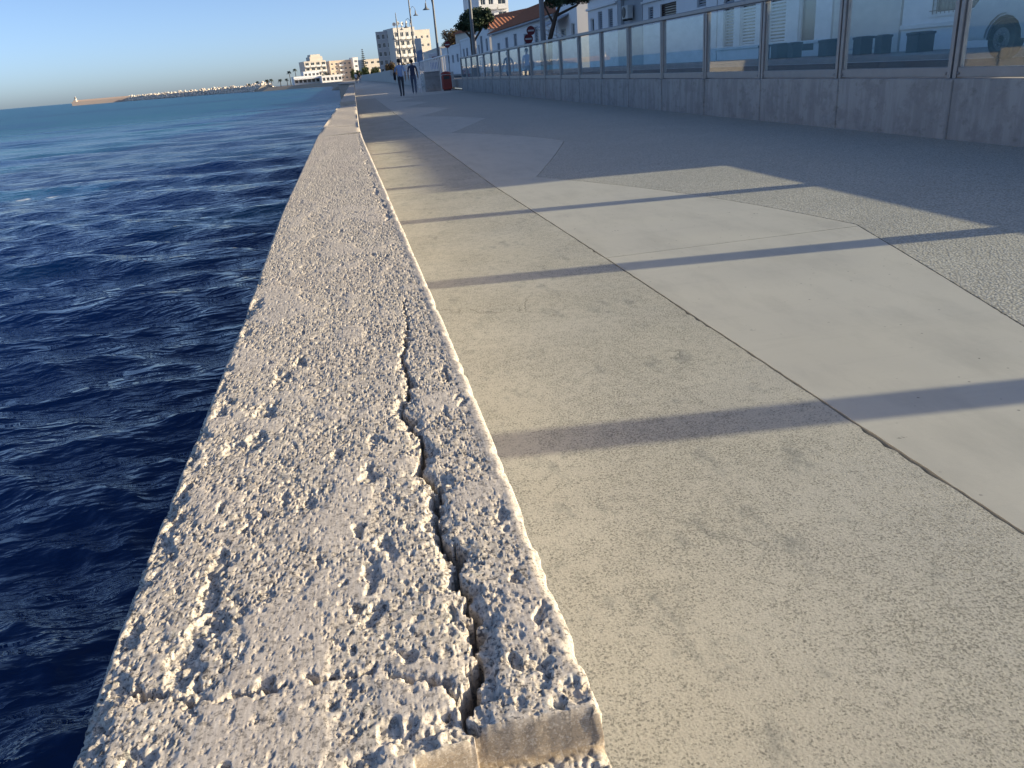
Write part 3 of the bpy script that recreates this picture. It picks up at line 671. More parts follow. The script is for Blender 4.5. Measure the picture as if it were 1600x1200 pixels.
hd = row_house('house', 'long white house with a terracotta tiled roof', 56.8, 83.0, 4.15, [(58, 59.2, 2.2, 3.2, 'w'), (62.2, 63.6, 2.1, 3.6, 's'), (66.4, 67.6, 2.1, 3.3, 's'), (70.4, 71.8, 2.5, 3.5, 's'), (74.4, 75.8, 2.4, 3.4, 's'), (78.6, 80.0, 2.2, 3.1, 's')], roof=('ridge', 1.9), D=8)
row_house('house', 'white house with a gable and a blue grey shuttered door, left of the terracotta roof', 84.2, 93, 4.7, [(85.4, 86.6, 2.6, 3.8, 's'), (88.6, 90.2, 2.2, 4.2, 's'), (91, 92, 2.4, 3.4, 's')], roof=('front', 1.1), D=9)
row_house('house', 'small white house behind the umbrella pine trunk', 94, 106, 4.3, [(96, 97.6, 2.2, 3.4, 's'), (100, 101.6, 2.2, 3.4, 's'), (103, 104.4, 2.2, 3.4, 's')])
row_house('house', 'low white house with a flat roof below the brown hedge', 107, 128, 4.0, [(109, 111, 2.0, 3.0, 's'), (114, 116, 2.0, 3.0, 's'), (119, 121, 2.0, 3.0, 's'), (124, 126, 2., 3., 's')])
row_house('house', 'farthest white house of the row beside the street signs', 130, 160, 4.4, [(134, 137, 2.0, 3.2, 's'), (142, 145, 2.0, 3.2, 's'), (150, 153, 2.0, 3.2, 's')], wall=WHT2)
# AC unit in the loggia niche and awning on the lean-to house
def ac_unit(loc, label):
    t = empty('air_conditioner', loc, RZ, label, 'air conditioner')
    mb = MB(); mb.box(-.45, .45, -.15, .15, 0, .62, bev=.02); mb.build('casing', M('ac_casing', (.55, .55, .53), .5), t)
    mb = MB(); mb.lathe([(.0, 0), (.24, 0), (.26, .02), (.24, .03), (0, .03)], 18); mb.v = [(v[0]-.1, -.155-v[2], .31+v[1]) for v in mb.v]; mb.build('fan_grille', IRON, t)
    mb = MB(); mb.box(-.4, -.3, -.13, .13, -.09, -.001); mb.box(.3, .4, -.13, .13, -.09, -.001); mb.build('bracket', IRON, t)
ac_unit((14.5, 41.6, 2.75), 'grey air conditioner with a round fan in the loggia niche')
aw = empty('awning', (FXH, 54.9, 2.6), RZ, 'dark sloping awning on diagonal braces on the white lean-to house', 'awning')
mb = MB(); mb.add([(-1.6, -1.5, .65), (1.6, -1.5, .65), (1.6, -.01, 1.25), (-1.6, -.01, 1.25), (-1.6, -1.5, .58), (1.6, -1.5, .58), (1.6, -.01, 1.18), (-1.6, -.01, 1.18)], [(0, 1, 2, 3), (7, 6, 5, 4), (0, 4, 5, 1), (1, 5, 6, 2), (3, 7, 4, 0)]); mb.build('canvas', SHUT, aw)
for u in (-1.5, 0, 1.5): mb = MB(); mb.tube([(u, -1.45, .57), (u, -.01, -.3)], .035, 6); mb.build('brace', WTRIM, aw)
# buildings behind the row
building('gabled_hall', 'large gabled hall with beige end wall rising behind the terracotta roof', 'building', (19.4, 98, .4), R(16), 9.0, 16, 5.2, [(3.8, 5.2, 2, 3.6, 's')], CREAM, ('front', 1.75), near=False)
def slabops(W, n, floors, fh, z0, kind='w', mrg=.6, wh=1.5):
    ops = []
    for f in range(floors):
        for i in range(n):
            u0 = W*i/n+mrg; u1 = W*(i+1)/n-mrg; ops.append((u0, u1, z0+f*fh+.8, z0+f*fh+.8+wh, kind))
    return ops
t = building('apartment_block', 'tall white and grey apartment block rising above the pine tree', 'building', (32.2, 196, .4), R(8), 7.2, 13, 30, slabops(3.9, 2, 9, 3.1, .8, 'w', .35)+[(4.6, 6.6, .9+3.1*f+.75, .9+3.1*f+2.4, 'w') for f in range(9)], WHT, 'flat', near=False,
             rail=[(.1, 3.9, .8+3.1*f, 1.1) for f in range(1, 9)]+[(4.4, 6.9, .8+3.1*f, .7) for f in range(1, 9)])
building('apartment_block', 'grey shaded wing of slim windows left of the white balcony front', 'building', (13.7, 356, .4), R(-24), 8.6, 10, 17.8, slabops(8.6, 4, 5, 3.3, 1.0, 'w', .4, 1.9), GREYR, 'flat', near=False)  # shaded side of the white block, its shade put into the grey wall colour
building('apartment_block', 'big white apartment block with stacked balconies and rooftop dishes', 'building', (20.6, 347, .4), R(17), 9.4, 12, 18.4, slabops(9.4, 4, 5, 3.3, 1.0, 'w', .45, 1.9), WHT2, 'flat', near=False,
         rail=[(.4+2.3*i, 2.0+2.3*i, 1+3.3*f, 1.3) for f in range(1, 5) for i in range(4)])
building('apartment_block', 'cream apartment block right of the white balcony front with small windows', 'building', (31.2, 380, .4), R(16), 8.2, 14, 18.6, slabops(8.2, 3, 5, 3.4, .8, 'w', .8, 1.2), CREAM, 'flat', near=False)
h1 = building('hotel', 'stepped cream hotel with balconies above the beach', 'building', (-25.2, 520, .4), R(16), 13.4, 14, 12.6, slabops(13.4, 4, 4, 2.9, .8, 'w', .55, 1.7), CREAM, 'flat', near=False, rail=[(.3+3.35*i, 3.1+3.35*i, .8+2.9*f, 1.2) for i in range(4) for f in range(1, 4)])
mb = MB(); mb.box(4.2, 12.0, 1.2, 11, 12.81, 15.2); mb.box(5.0, 11, 2, 10, 15.2, 16.4); mb.build('penthouse', CREAM, h1)
building('hotel', 'peach coloured block with a recessed balcony stack', 'building', (-10.6, 540, .4), R(17), 14.6, 14, 12.2, slabops(14.6, 5, 4, 2.8, .6, 'w', .7, 1.2)[1::1], PEACH, 'flat', near=False, rail=[(5.9, 8.6, .6+2.8*f, 1.2) for f in range(1, 4)])
building('tower_house', 'slim white block at the right end of the peach one', 'building', (4.3, 540, .4), R(15), 3.4, 8, 13.2, slabops(3.4, 1, 4, 2.9, .9, 'w', .8, 1.3), WHT, 'flat', near=False)
building('apartment_block', 'low beige block half hidden behind the pointed conifer', 'building', (8.4, 420, .4), R(15), 12, 10, 9., slabops(12, 4, 3, 2.8, .6, 'w', .7, 1.2), CREAM, 'flat', near=False)
def restaurant(loc, W, H, label, n, awn):
    t = building('beach_restaurant', label, 'restaurant', loc, R(12), W, 9, H, [(W*i/n+.35, W*(i+1)/n-.35, .9, H-.9, 'w') for i in range(n)], WHT, 'flat', near=False, group='low white restaurants by the beach')
    if awn: mb = MB(); mb.add([(-.3, -3.2, H-1.3), (W+.3, -3.2, H-1.3), (W+.3, -.02, H-.5), (-.3, -.02, H-.5), (-.3, -3.2, H-1.5), (W+.3, -3.2, H-1.5), (W+.3, -.02, H-.7), (-.3, -.02, H-.7)], [(0, 1, 2, 3), (7, 6, 5, 4), (0, 4, 5, 1), (1, 5, 6, 2), (3, 7, 4, 0)]); mb.build('awning', WTRIM, t)
    return t
restaurant((-30.4, 482, .4), 14.5, 4.2, 'low white beach restaurant with a sloping awning below the stepped hotel', 6, True)
restaurant((-25, 490, .4), 9, 6.6, 'white two storey restaurant behind the awning', 4, False)
restaurant((-14.8, 476, .4), 11.4, 3.6, 'low white arcade with square dark openings right of the awning', 5, False)
# rooftop dishes on the white apartment block
for i, (dx, dz) in enumerate(((6.8, 0), (8.2, .3), (9.9, .1), (11.6, .4), (13.2, 0))):
    t = empty('satellite_dish', (14.6+dx, 348.6+(dx-6.8)*.3, 18.82), R(20*i), ['leftmost', 'second', 'middle', 'fourth', 'rightmost'][i]+' satellite dish on the white apartment roof', 'satellite dish', 'dishes on the apartment roof')
    mb = MB(); mb.tube([(0, 0, 0), (0, 0, 1.3+dz)], .06, 6); mb.build('mast', IRON, t)
    mb = MB(); mb.lathe([(.08, 0), (.45, .1), (.75, .32), (.73, .34), (.4, .14), (.05, .05)], 14); mb.v = [(v[0], -.1-v[2], 1.5+dz+v[1]) for v in mb.v]; mb.build('dish', M('dish_grey', (.45, .45, .45), .5), t, True)
# ================================================================ BREAKWATER
def build_breakwater():
    root = empty('breakwater', (-66, 560, -1.5), 0, 'long breakwater of pale boulders stretching out to sea', 'breakwater')
    pts = [(-48, 500), (-66, 585), (-100, 655), (-140, 712), (-178, 772), (-200, 806)]
    P = [Vector((*p, -1.6)) for p in pts]; bm = bmesh.new()
    bmesh.ops.create_icosphere(bm, subdivisions=1, radius=1); bv = [v.co.copy() for v in bm.verts]; bf = [[v.index for v in f.verts] for f in bm.faces]; bm.free()
    mb = MB(); core = MB()
    for a, b in zip(P, P[1:]):
        d = (b-a); L = d.length; d.normalize(); n = Vector((-d.y, d.x, 0))
        core.add([a+n*7, a-n*7, b-n*7, b+n*7, a+n*2+Vector((0, 0, 3.6)), a-n*2+Vector((0, 0, 3.6)), b-n*2+Vector((0, 0, 3.6)), b+n*2+Vector((0, 0, 3.6))], [(4, 5, 6, 7), (0, 1, 5, 4), (1, 2, 6, 5), (2, 3, 7, 6), (3, 0, 4, 7)])
        for k in range(int(L*6)):
            o = random.uniform(-7.5, 7.5); p = a+d*random.uniform(0, L)+n*o; p.z = -1.7+max(0, 4.6*(1-abs(o)/8.2))*random.uniform(.7, 1.12)
            r = random.uniform(.5, 1.15); e = Matrix.Rotation(random.random()*6, 3, 'Z') @ Matrix.Rotation(random.random()*3, 3, 'X')
            sc_ = Vector((r*random.uniform(.7, 1.4), r, r*random.uniform(.6, 1)))
            mb.add([p+e @ Vector((v.x*sc_.x, v.y*sc_.y, v.z*sc_.z))*random.uniform(.8, 1.15) for v in bv], bf)
    def put(m_, name, mat): o = m_.build(name, mat, root); o.matrix_parent_inverse = Matrix.Translation(root.location).inverted(); return o
    o = put(mb, 'boulders', M('pale_boulder', (.70, .62, .52), .95, .25, .35)); o['kind'] = 'stuff'
    put(core, 'mound', M('rubble_core', (.50, .44, .36), .95))
    q = MB(); a, b = Vector((-196, 806, 0)), Vector((-248, 802, 0)); d = (b-a).normalized(); n = Vector((-d.y, d.x, 0))
    q.prism([(a+n*4)[:2], (a-n*4)[:2], (b-n*4)[:2], (b+n*4)[:2]], -2, 1.9); put(q, 'pier_head', M('pink_concrete', (.52, .42, .36), .9))
    q = MB(); q.prism([(a-n*4.1)[:2], (a-n*3.4)[:2], (b-n*3.4)[:2], (b-n*4.1)[:2]], -1, 3.2); put(q, 'parapet', M('pink_concrete', ()))
    t = empty('harbour_light', (-245, 803, 1.9), 0, 'small pale beacon tower at the seaward tip of the breakwater', 'beacon')
    mb = MB(); mb.lathe([(1.1, 0), (.9, 2.4), (1.2, 2.5), (1.2, 2.7), (.7, 2.75), (.7, 3.6), (.85, 3.65), (.1, 4.3)], 12); mb.build('tower', CREAM, t)
    mb = MB(); mb.lathe([(.72, 2.82), (.73, 3.5), (.7, 3.52)], 12); mb.build('lantern', GLASSD, t)
    for i, (x, y, L, hull, lab) in enumerate(((-186, 800, 8, (.16, .34, .28), 'small green hulled boat moored against the breakwater'), (-170, 785, 6, (.7, .7, .68), 'small white boat moored against the breakwater'))):
        b_ = empty('boat', (x, y-14, SEA), R(40), lab, 'boat')
        mb = MB(); hp = []
        for u, wd, zb in ((-.5, .16, .15), (-.2, .19, -.2), (.2, .17, -.2), (.42, .08, .1), (.5, .0, .5)): hp.append((u*L, wd*L, zb))
        for (u0, w0, z0), (u1, w1, z1) in zip(hp, hp[1:]):
            for s_ in (1, -1):
                qd = [(u0, 0, z0), (u1, 0, z1), (u1, w1*s_, 1.1+.3*(u1 > 0)), (u0, w0*s_, 1.1+.3*(u0 > 0))]; mb.quad(*(qd if s_ > 0 else qd[::-1]))
            mb.quad((u0, -w0, 1.0), (u1, -w1, 1.0), (u1, w1, 1.0), (u0, w0, 1.0))
        mb.quad((-.5*L, 0, .15), (-.5*L, -.16*L, 1.1), (-.5*L, .16*L, 1.1), (-.5*L, 0, .3))
        mb.build('hull', M('boat_hull%d' % i, hull, .5), b_); mb = MB(); mb.box(-.25*L, .1*L, -.1*L, .1*L, 1.0, 2.5, bev=.1); mb.build('cabin', WHT, b_)
M('pink_concrete', (.52, .42, .36), .9)
build_breakwater()
# ================================================================ PLANTS
def leafmat(name, a, b):
    s = NT(name); g = s.n('NewGeometry'); c = s.mix(g.outputs['Random Per Island'], a, b)
    return s.done(c, .65)
LEAF = leafmat('pine_foliage', (.018, .035, .016), (.05, .085, .035)); LEAF2 = leafmat('dry_hedge_foliage', (.09, .045, .03), (.12, .10, .04)); LEAF3 = leafmat('green_foliage', (.035, .06, .02), (.10, .13, .05)); LEAF4 = leafmat('conifer_foliage', (.02, .035, .03), (.045, .07, .055))
BARK = M('bark', (.10, .075, .06), .95, .3, 6, .5)
def leaves(blobs, n, size, flat=.6):
    vs = []; fs = []
    tot = sum(b[1][0]*b[1][1]*b[1][2] for b in blobs)**1.0
    for c, rr in blobs:
        k = int(n*rr[0]*rr[1]*rr[2]/tot)+10
        for i in range(k):
            d = Vector((random.gauss(0, 1), random.gauss(0, 1), random.gauss(0, 1))).normalized()*(random.random()**.45)
            p = Vector((c[0]+d.x*rr[0], c[1]+d.y*rr[1], c[2]+d.z*rr[2]))
            a = Vector((random.gauss(0, 1), random.gauss(0, 1), random.gauss(0, flat))).normalized(); b = a.cross(Vector((random.gauss(0, 1), random.gauss(0, 1), random.gauss(0, 1)))).normalized()
            s = size*random.uniform(.6, 1.4); o = len(vs)
            vs += [p-a*s-b*s*.35, p+a*s-b*s*.25, p+a*s*.9+b*s*.3, p-a*s*.8+b*s*.4]; fs.append((o, o+1, o+2, o+3))
    mb = MB(); mb.v = vs; mb.f = fs; mb.mi = [0]*len(fs); return mb
def tree(name, label, loc, trunk, blobs, n, size, mat, cat='tree', group=None):
    t = empty(name, loc, 0, label, cat, group)
    mb = MB()
    for pts, rs in trunk: mb.tube(pts, rs, 8)
    mb.build('trunk', BARK, t, True); leaves(blobs, n, size).build('crown', mat, t); return t
def pine_blobs(cx, cz, w, h, n):
    out = []
    for i in range(n):
        a = random.random()*6.28; r = w*math.sqrt(random.random())*.8; out.append(((cx+r*math.cos(a), r*math.sin(a), cz+random.uniform(-.5, .5)*h*(1-.5*r/w)), (w*random.uniform(.2, .4), w*random.uniform(.2, .4), h*random.uniform(.16, .3))))
    return out
tree('umbrella_pine', 'dark umbrella pine standing left of the terracotta roofed house', (9.5, 62, .5), [([(0, 0, 0), (-.05, 0, 1.6), (-.1, 0, 2.9), (.3, .1, 4.0)], [.2, .16, .13, .05]), ([(-.1, 0, 2.6), (-.7, .2, 3.4), (-1.0, .1, 3.9)], [.08, .06, .03]), ([(-.08, 0, 2.2), (.7, -.2, 3.2), (1.2, 0, 3.8)], [.09, .06, .03])],
     pine_blobs(.35, 3.85, 1.35, 1.5, 26)+[((-.95, 0, 3.5), (.35, .4, .25))], 9000, .085, LEAF)
tree('umbrella_pine', 'leaning umbrella pine spreading over the white houses', (10.1, 41, .5), [([(0, 0, 0), (.1, 0, 1.6), (.45, 0, 2.6), (1.0, .1, 3.6)], [.14, .12, .10, .05]), ([(.3, 0, 2.3), (-.1, .2, 3.2), (-.3, .1, 3.6)], [.06, .05, .03]), ([(.45, 0, 2.6), (1.5, -.2, 3.0), (2.0, 0, 3.4)], [.07, .05, .03])],
     pine_blobs(1.0, 3.55, 1.5, 1.0, 26), 7000, .06, LEAF)
for i, (x, y, lab) in enumerate(((13.2, 112, 'leftmost reddish brown hedge tree above the low white house'), (14.8, 113, 'middle brown green hedge tree above the low white house'), (16.4, 112, 'rightmost brown green hedge tree above the low white house'))):
    pass
for i, (dx, lab) in enumerate(((0, 'leftmost reddish brown hedge tree behind the low white house'), (2.4, 'middle brown green hedge tree behind the low white house'), (4.6, 'rightmost brown green hedge tree behind the low white house'))):
    tree('hedge_tree', lab, (16.5+dx, 132, .4), [([(0, 0, 0), (.1, 0, 2.5), (0, .1, 4.5)], [.15, .12, .06])], [((random.uniform(-1.1, 1.1), random.uniform(-1, 1), random.uniform(3.6, 6.0)), (.9, .9, .8)) for _ in range(9)], 3500, .12, LEAF2 if i == 0 else leafmat('hedge_foliage', (.07, .055, .025), (.13, .11, .05)), group='hedge trees above the houses')
def bush(label, x, y, z0, w, h, mat, n=2500, size=.12):
    tree('bush', label, (x, y, z0), [([(0, 0, 0), (.05, 0, h*.5)], [.08, .04])], [((random.uniform(-.6, .6)*w, random.uniform(-.6, .6)*w, h*random.uniform(.3, .8)), (w*.45, w*.45, h*.3)) for _ in range(8)], n, size, mat, 'bush', 'bushes along the far shore')
for (px, y, w, h, lab, mt) in ((3.1, 292, 1.8, 3.2, 'round green bush left of the pointed conifer', LEAF3), (5.6, 288, 1.6, 4.4, 'tall green bush at the foot of the pointed conifer', LEAF3), (9.4, 292, 1.8, 4.2, 'olive bush right of the pointed conifer', LEAF3), (-16, 505, 2.6, 5, 'green tree between the stepped hotel and the peach block', LEAF3), (-12.3, 512, 2., 5.5, 'dark tree at the left edge of the peach block', LEAF4), (2.6, 500, 1.6, 6, 'palm green bush at the right edge of the peach block', LEAF3), (13.6, 270, 2.2, 4.5, 'brown green bush below the white apartment block', LEAF2), (17.8, 262, 2.2, 4.0, 'reddish bush below the middle of the white apartment block', LEAF2), (24, 262, 2.6, 4.5, 'dry bush right of the white apartment block', LEAF2)):
    bush(lab, px, y, .4, w, h, mt, 1800, .22)
# pointed conifer with whorled branches
t = empty('norfolk_pine', (6.1, 300, .4), 0, 'tall pointed conifer with tiered branches on the far shore', 'tree')
mb = MB(); mb.tube([(0, 0, 0), (0, 0, 10.2)], [.25, .04], 8); mb.build('trunk', BARK, t)
bl = []
for k in range(13):
    z = 2.0+k*.66; rr = 1.45*(1-k/14.)+.12
    for j in range(7): a = j*.9+k*.5; bl.append(((rr*.55*math.cos(a), rr*.55*math.sin(a), z+.06*rr), (rr*.38, rr*.38, .13)))
leaves(bl, 6000, .10).build('crown', LEAF4, t)
def palm(loc, h, label, s=1.):
    t = empty('palm_tree', loc, 0, label, 'palm', 'palms on the breakwater root')
    mb = MB(); mb.tube([(0, 0, 0), (.1*s, 0, h*.5), (.05, 0, h)], [.28*s, .2*s, .17*s], 7); mb.build('trunk', BARK, t)
    mb = MB()
    for k in range(26):
        a = k*2.4; el = random.uniform(-.3, 1.1); L = 2.0*s*random.uniform(.8, 1.1); d = Vector((math.cos(a), math.sin(a), 0)); n = Vector((-d.y, d.x, 0)); pr = None
        for q in range(6):
            u = q/5.; p = Vector((.05, 0, h))+d*(L*u*math.cos(el)*.95)+Vector((0, 0, L*(u*math.sin(el)-.75*u*u))); wd = .32*s*math.sin(math.pi*(.12+.85*u)); cur = (p+n*wd-Vector((0, 0, wd*.5)), p, p-n*wd-Vector((0, 0, wd*.5)))
            if pr: mb.quad(pr[0], cur[0], cur[1], pr[1]); mb.quad(pr[1], cur[1], cur[2], pr[2])
            pr = cur
    mb.build('fronds', LEAF4, t)
for (x, y, h, s, lab) in ((-37.6, 558, 8.6, 1.0, 'tall palm, left one of the pair left of the restaurants'), (-33.6, 556, 9.6, 1.0, 'tallest palm, right one of the pair left of the restaurants'), (-40, 560, 4.3, .9, 'short palm at the foot of the tall pair'), (-44.5, 562, 4.2, 1.0, 'low palm left of the tall pair'), (-50.5, 566, 4.8, 1., 'broad palm midway along the breakwater root'), (-53.5, 568, 4.6, 1.1, 'bushy palm touching its right neighbour on the breakwater root'), (-60, 572, 4.2, .9, 'lone palm near the left end of the palm row'), (-66, 575, 3.2, .8, 'leftmost smallest palm on the breakwater root')):
    palm((x, y, .2), h, lab, s)
# ================================================================ STREET FURNITURE
POLE = M('lamp_grey', (.16, .17, .18), .5, .1, 3)
def lamp(x, y, label, h=8.4):
    t = empty('street_lamp', (x, y, .5), 0, label, 'street lamp', 'lamps along the street')
    mb = MB(); mb.lathe([(.16, 0), (.16, .9), (.11, 1.05), (.095, 2.5), (.07, h-1.0), (.05, h-.3), (.055, h-.25), (.02, h)], 12); mb.build('pole', POLE, t, False)
    for sx, za, q in ((-1, 5.3, 0), (1, 6.4, 1)):
        pts = [(sx*.04, 0, za), (sx*.1, 0, za+.45), (sx*.3, 0, za+.68), (sx*.52, 0, za+.55), (sx*.58, 0, za+.25)]
        mb = MB(); mb.tube(pts, .026, 7); ar = mb.build('arm', POLE, t, True)
        mb = MB(); mb.lathe([(.03, .28), (.05, .25), (.07, .05), (.10, -.08), (.28, -.2), (.29, -.22), (.26, -.21), (.08, -.09)][::-1], 14, (sx*.58, 0, za)); mb.build('lamp_shade', POLE, ar, True)
        mb = MB(); mb.lathe([(.0, -.2), (.06, -.18), (.075, -.12), (.04, -.05)], 10, (sx*.58, 0, za)); mb.build('bulb', M('frosted_bulb', (.7, .7, .66), .4), ar, True)
for x, y, lab in ((7.45, 31, 'nearest street lamp, its thick pole crossing the white houses'), (7.45, 48.5, 'street lamp whose pole stands in front of the umbrella pine'), (7.35, 67, 'street lamp with two arched arms left of the umbrella pine'), (7.35, 90, 'street lamp before the white apartment block'), (7.5, 116, 'farthest street lamp, at the left edge of the white apartment block')):
    lamp(x, y, lab)
def round_sign(x, y, z, label, r=.24):
    t = empty('no_entry_sign', (x, y, .5), 0, label, 'road sign', 'no entry signs')
    mb = MB(); mb.tube([(0, 0, 0), (0, 0, z-.5+r)], .03, 8); mb.build('pole', POLE, t)
    mb = MB(); mb.lathe([(0, 0), (r, 0), (r, .02), (0, .02)], 22); mb.v = [(v[0], -.035-v[2], z-.5+v[1]) for v in mb.v]; d = mb.build('disc', M('sign_red', (.16, .025, .03), .7), t)
    mb = MB(); mb.box(-r*.72, r*.72, -.062, -.0555, z-.5-.17*r, z-.5+.17*r); mb.build('bar', M('sign_white', (.5, .5, .5), .6), d)
round_sign(9.75, 44, 2.25, 'round red no entry sign with white bar, lower right of the pair'); round_sign(10.35, 46, 2.72, 'round red no entry sign with white bar, upper right of the pair'); round_sign(7.9, 65.0, 2.9, 'round red no entry sign left of the umbrella pine')
t = empty('sign_board', (6.1, 70, .5), 0, 'tall blue grey sign panel seen from behind, between the street lamps', 'sign')
mb = MB(); mb.box(-.27, .27, -.03, .03, 1.0, 3.2, bev=.02); mb.build('panel', M('sign_blue_grey', (.16, .24, .36), .5), t)
for u in (-.15, .15): mb = MB(); mb.tube([(u, .06, 0), (u, .06, 3.1)], .03, 6); mb.build('post', POLE, t)
t = empty('advertising_board', (7.2, 69, .5), 0, 'blue and white advertising board with a red patch beside the lamp pole', 'sign')
mb = MB(); mb.box(-.45, .45, -.04, .04, .7, 1.95, bev=.02); pn = mb.build('panel', M('poster_white', (.6, .62, .66), .5), t)
mb = MB(); mb.box(-.42, .42, -.046, -.0405, .75, 1.25); mb.build('poster_field', M('poster_blue', (.06, .16, .45), .5), pn); mb = MB(); mb.box(-.2, .3, -.046, -.0405, 1.45, 1.7); mb.build('poster_patch', M('sign_red', ()), pn)
for u in (-.4, .4): mb = MB(); mb.box(u-.03, u+.03, -.03, .03, 0, .699); mb.build('leg', POLE, t)
# litter bin by the end of the low wall
t = empty('litter_bin', (5.28, 45.4, 0), 0, 'dark red litter bin at the far end of the low wall', 'bin')
RED = M('bin_red', (.24, .035, .025), .5, .15, 3)
mb = MB(); mb.box(-.26, .26, -.22, .22, .06, .82, bev=.05); mb.build('body', RED, t)
mb = MB(); mb.lathe([(.30, .84), (.30, .88), (.22, .97), (.03, 1.0)], 16); mb.v = [(v[0]*.95, v[1]*.8, v[2]) for v in mb.v]; mb.build('lid', RED, t)
mb = MB(); mb.box(-.16, .16, -.228, -.2205, .60, .76); mb.build('slot', IRON, t); mb = MB(); mb.box(-.2, .2, -.17, .17, 0, .059); mb.build('base', IRON, t)
# opening in the low wall : pier, handrail
t = empty('concrete_pier', (4.62, 46.6, 0), 0, 'plain grey concrete pier at the opening left of the red bin', 'pier'); mb = MB(); mb.box(-.43, .43, -.2, .2, -.03, 1.0, bev=.02); mb.build('block', LW, t); mb = MB(); mb.box(-.46, .46, -.23, .23, 1.001, 1.06, bev=.015); mb.build('coping', LW, t)
t = empty('white_handrail', (3.92, 46.4, 0), 0, 'white tubular handrail with scrolled bars at the step opening', 'railing')
WM = M('white_metal', (.72, .72, .72), .4)
for y in (0, .75, 1.5):
    mb = MB(); mb.tube([(0, y, 0), (0, y, 1.55)], .028, 8); mb.build('post', WM, t)
mb = MB(); mb.tube([(0, -.1, 1.57), (0, 1.6, 1.57)], .03, 8); mb.build('rail', WM, t); mb = MB(); mb.tube([(0, 0, .25), (0, 1.5, .25)], .02, 8); mb.build('rail', WM, t)
for k in range(4):
    z = .42+k*.28; mb = MB(); mb.tube([(.17*math.cos(a)*1., .35+.2*math.sin(a*.5), z+.13*math.sin(a)) for a in np.linspace(0, 6.28, 15)], .014, 6); mb.build('scroll', WM, t)
# wall beyond the opening with upright bars on top
wl = empty('far_wall', (5.75, 49, 0), 0, 'pale retaining wall continuing beyond the opening toward the far beach', 'wall')
ptsw = [(5.75, 49), (5.85, 70), (5.8, 90), (5.75, 115), (5.3, 150), (4.2, 185), (2.6, 215)]
for a, b in zip(ptsw, ptsw[1:]):
    za = .0 if a[1] < 71 else (a[1]-70)*.0034; mb = MB(); q = [(a[0]-5.75, a[1]-49), (b[0]-5.75, b[1]-49), (b[0]-5.35, b[1]-49), (a[0]-5.35, a[1]-49)]
    top = .95 if a[1] < 100 else 1.75
    mb.prism(q[::-1] if False else q, -.1, top); o = mb.build('wall_panel', M('pale_wall', (.45, .45, .43), .9, .1, .5), wl)
bm_ = MB()
for k in range(46):
    y = 50+k*1.1; x = float(np.interp(y, [p[1] for p in ptsw], [p[0] for p in ptsw]))-5.75+.2
    mb = MB(); mb.box(x-.035, x+.035, y-49-.035, y-49+.035, .951, 1.86); mb.build('upright', WM, wl)
for a, b in zip(ptsw[:2], ptsw[1:3]): mb = MB(); mb.tube([(a[0]-5.55, a[1]-49, 1.9), (b[0]-5.55, b[1]-49, 1.9)], .045, 8); mb.build('rail', WM, wl)
mb = MB(); mb.tube([(ptsw[2][0]-5.55, ptsw[2][1]-49, 1.9), (5.77-5.55, 100.5-49, 1.9)], .045, 8); mb.build('rail', WM, wl)
# quay block jutting out further along
t = empty('quay', (-.35, 70, SEA), 0, 'dark stone quay block jutting into the sea at the far end of the wall', 'quay')
mb = MB(); mb.box(-.5, .75, -3.2, 12, -.5, 2.02, bev=.04); mb.build('body', MT['wall'], t); mb = MB(); mb.box(-.58, .8, -3.3, 12.1, 2.021, 2.12, bev=.02); mb.build('coping', MT['wall'], t)
# dark square planters at the kerb
for i, (x, y, w_, lab) in enumerate(((13.5, 17.75, .42, 'dark planter block nearest the parked van'), (13.5, 19.15, .28, 'slim dark planter block, second from the parked van'), (13.5, 20.0, .34, 'dark planter block, third from the parked van'), (13.5, 21.55, .42, 'wide dark planter block, fourth from the parked van'), (13.5, 23.4, .3, 'dark planter block, fifth from the parked van'), (13.5, 24.3, .4, 'dark planter block, sixth from the parked van'), (13.5, 25.3, .26, 'dark planter block farthest from the parked van'))):
    t = empty('planter', (x, y, .531), 0, lab, 'planter', 'planter blocks in the street'); mb = MB(); h = .38
    mb.prism([(-w_/2, -w_/2), (w_/2, -w_/2), (w_/2, w_/2), (-w_/2, w_/2)], 0, h); mb.build('box', M('planter_dark', (.07, .075, .08), .8, .15, 4), t)
    mb = MB(); mb.box(-w_/2-.025, w_/2+.025, -w_/2-.025, w_/2+.025, h+.001, h+.06, bev=.012); mb.build('rim', M('planter_dark', ()), t); mb = MB(); mb.box(-w_/2+.04, w_/2-.04, -w_/2+.04, w_/2-.04, h+.061, h+.075); mb.build('soil', M('dry_earth', ()), t)
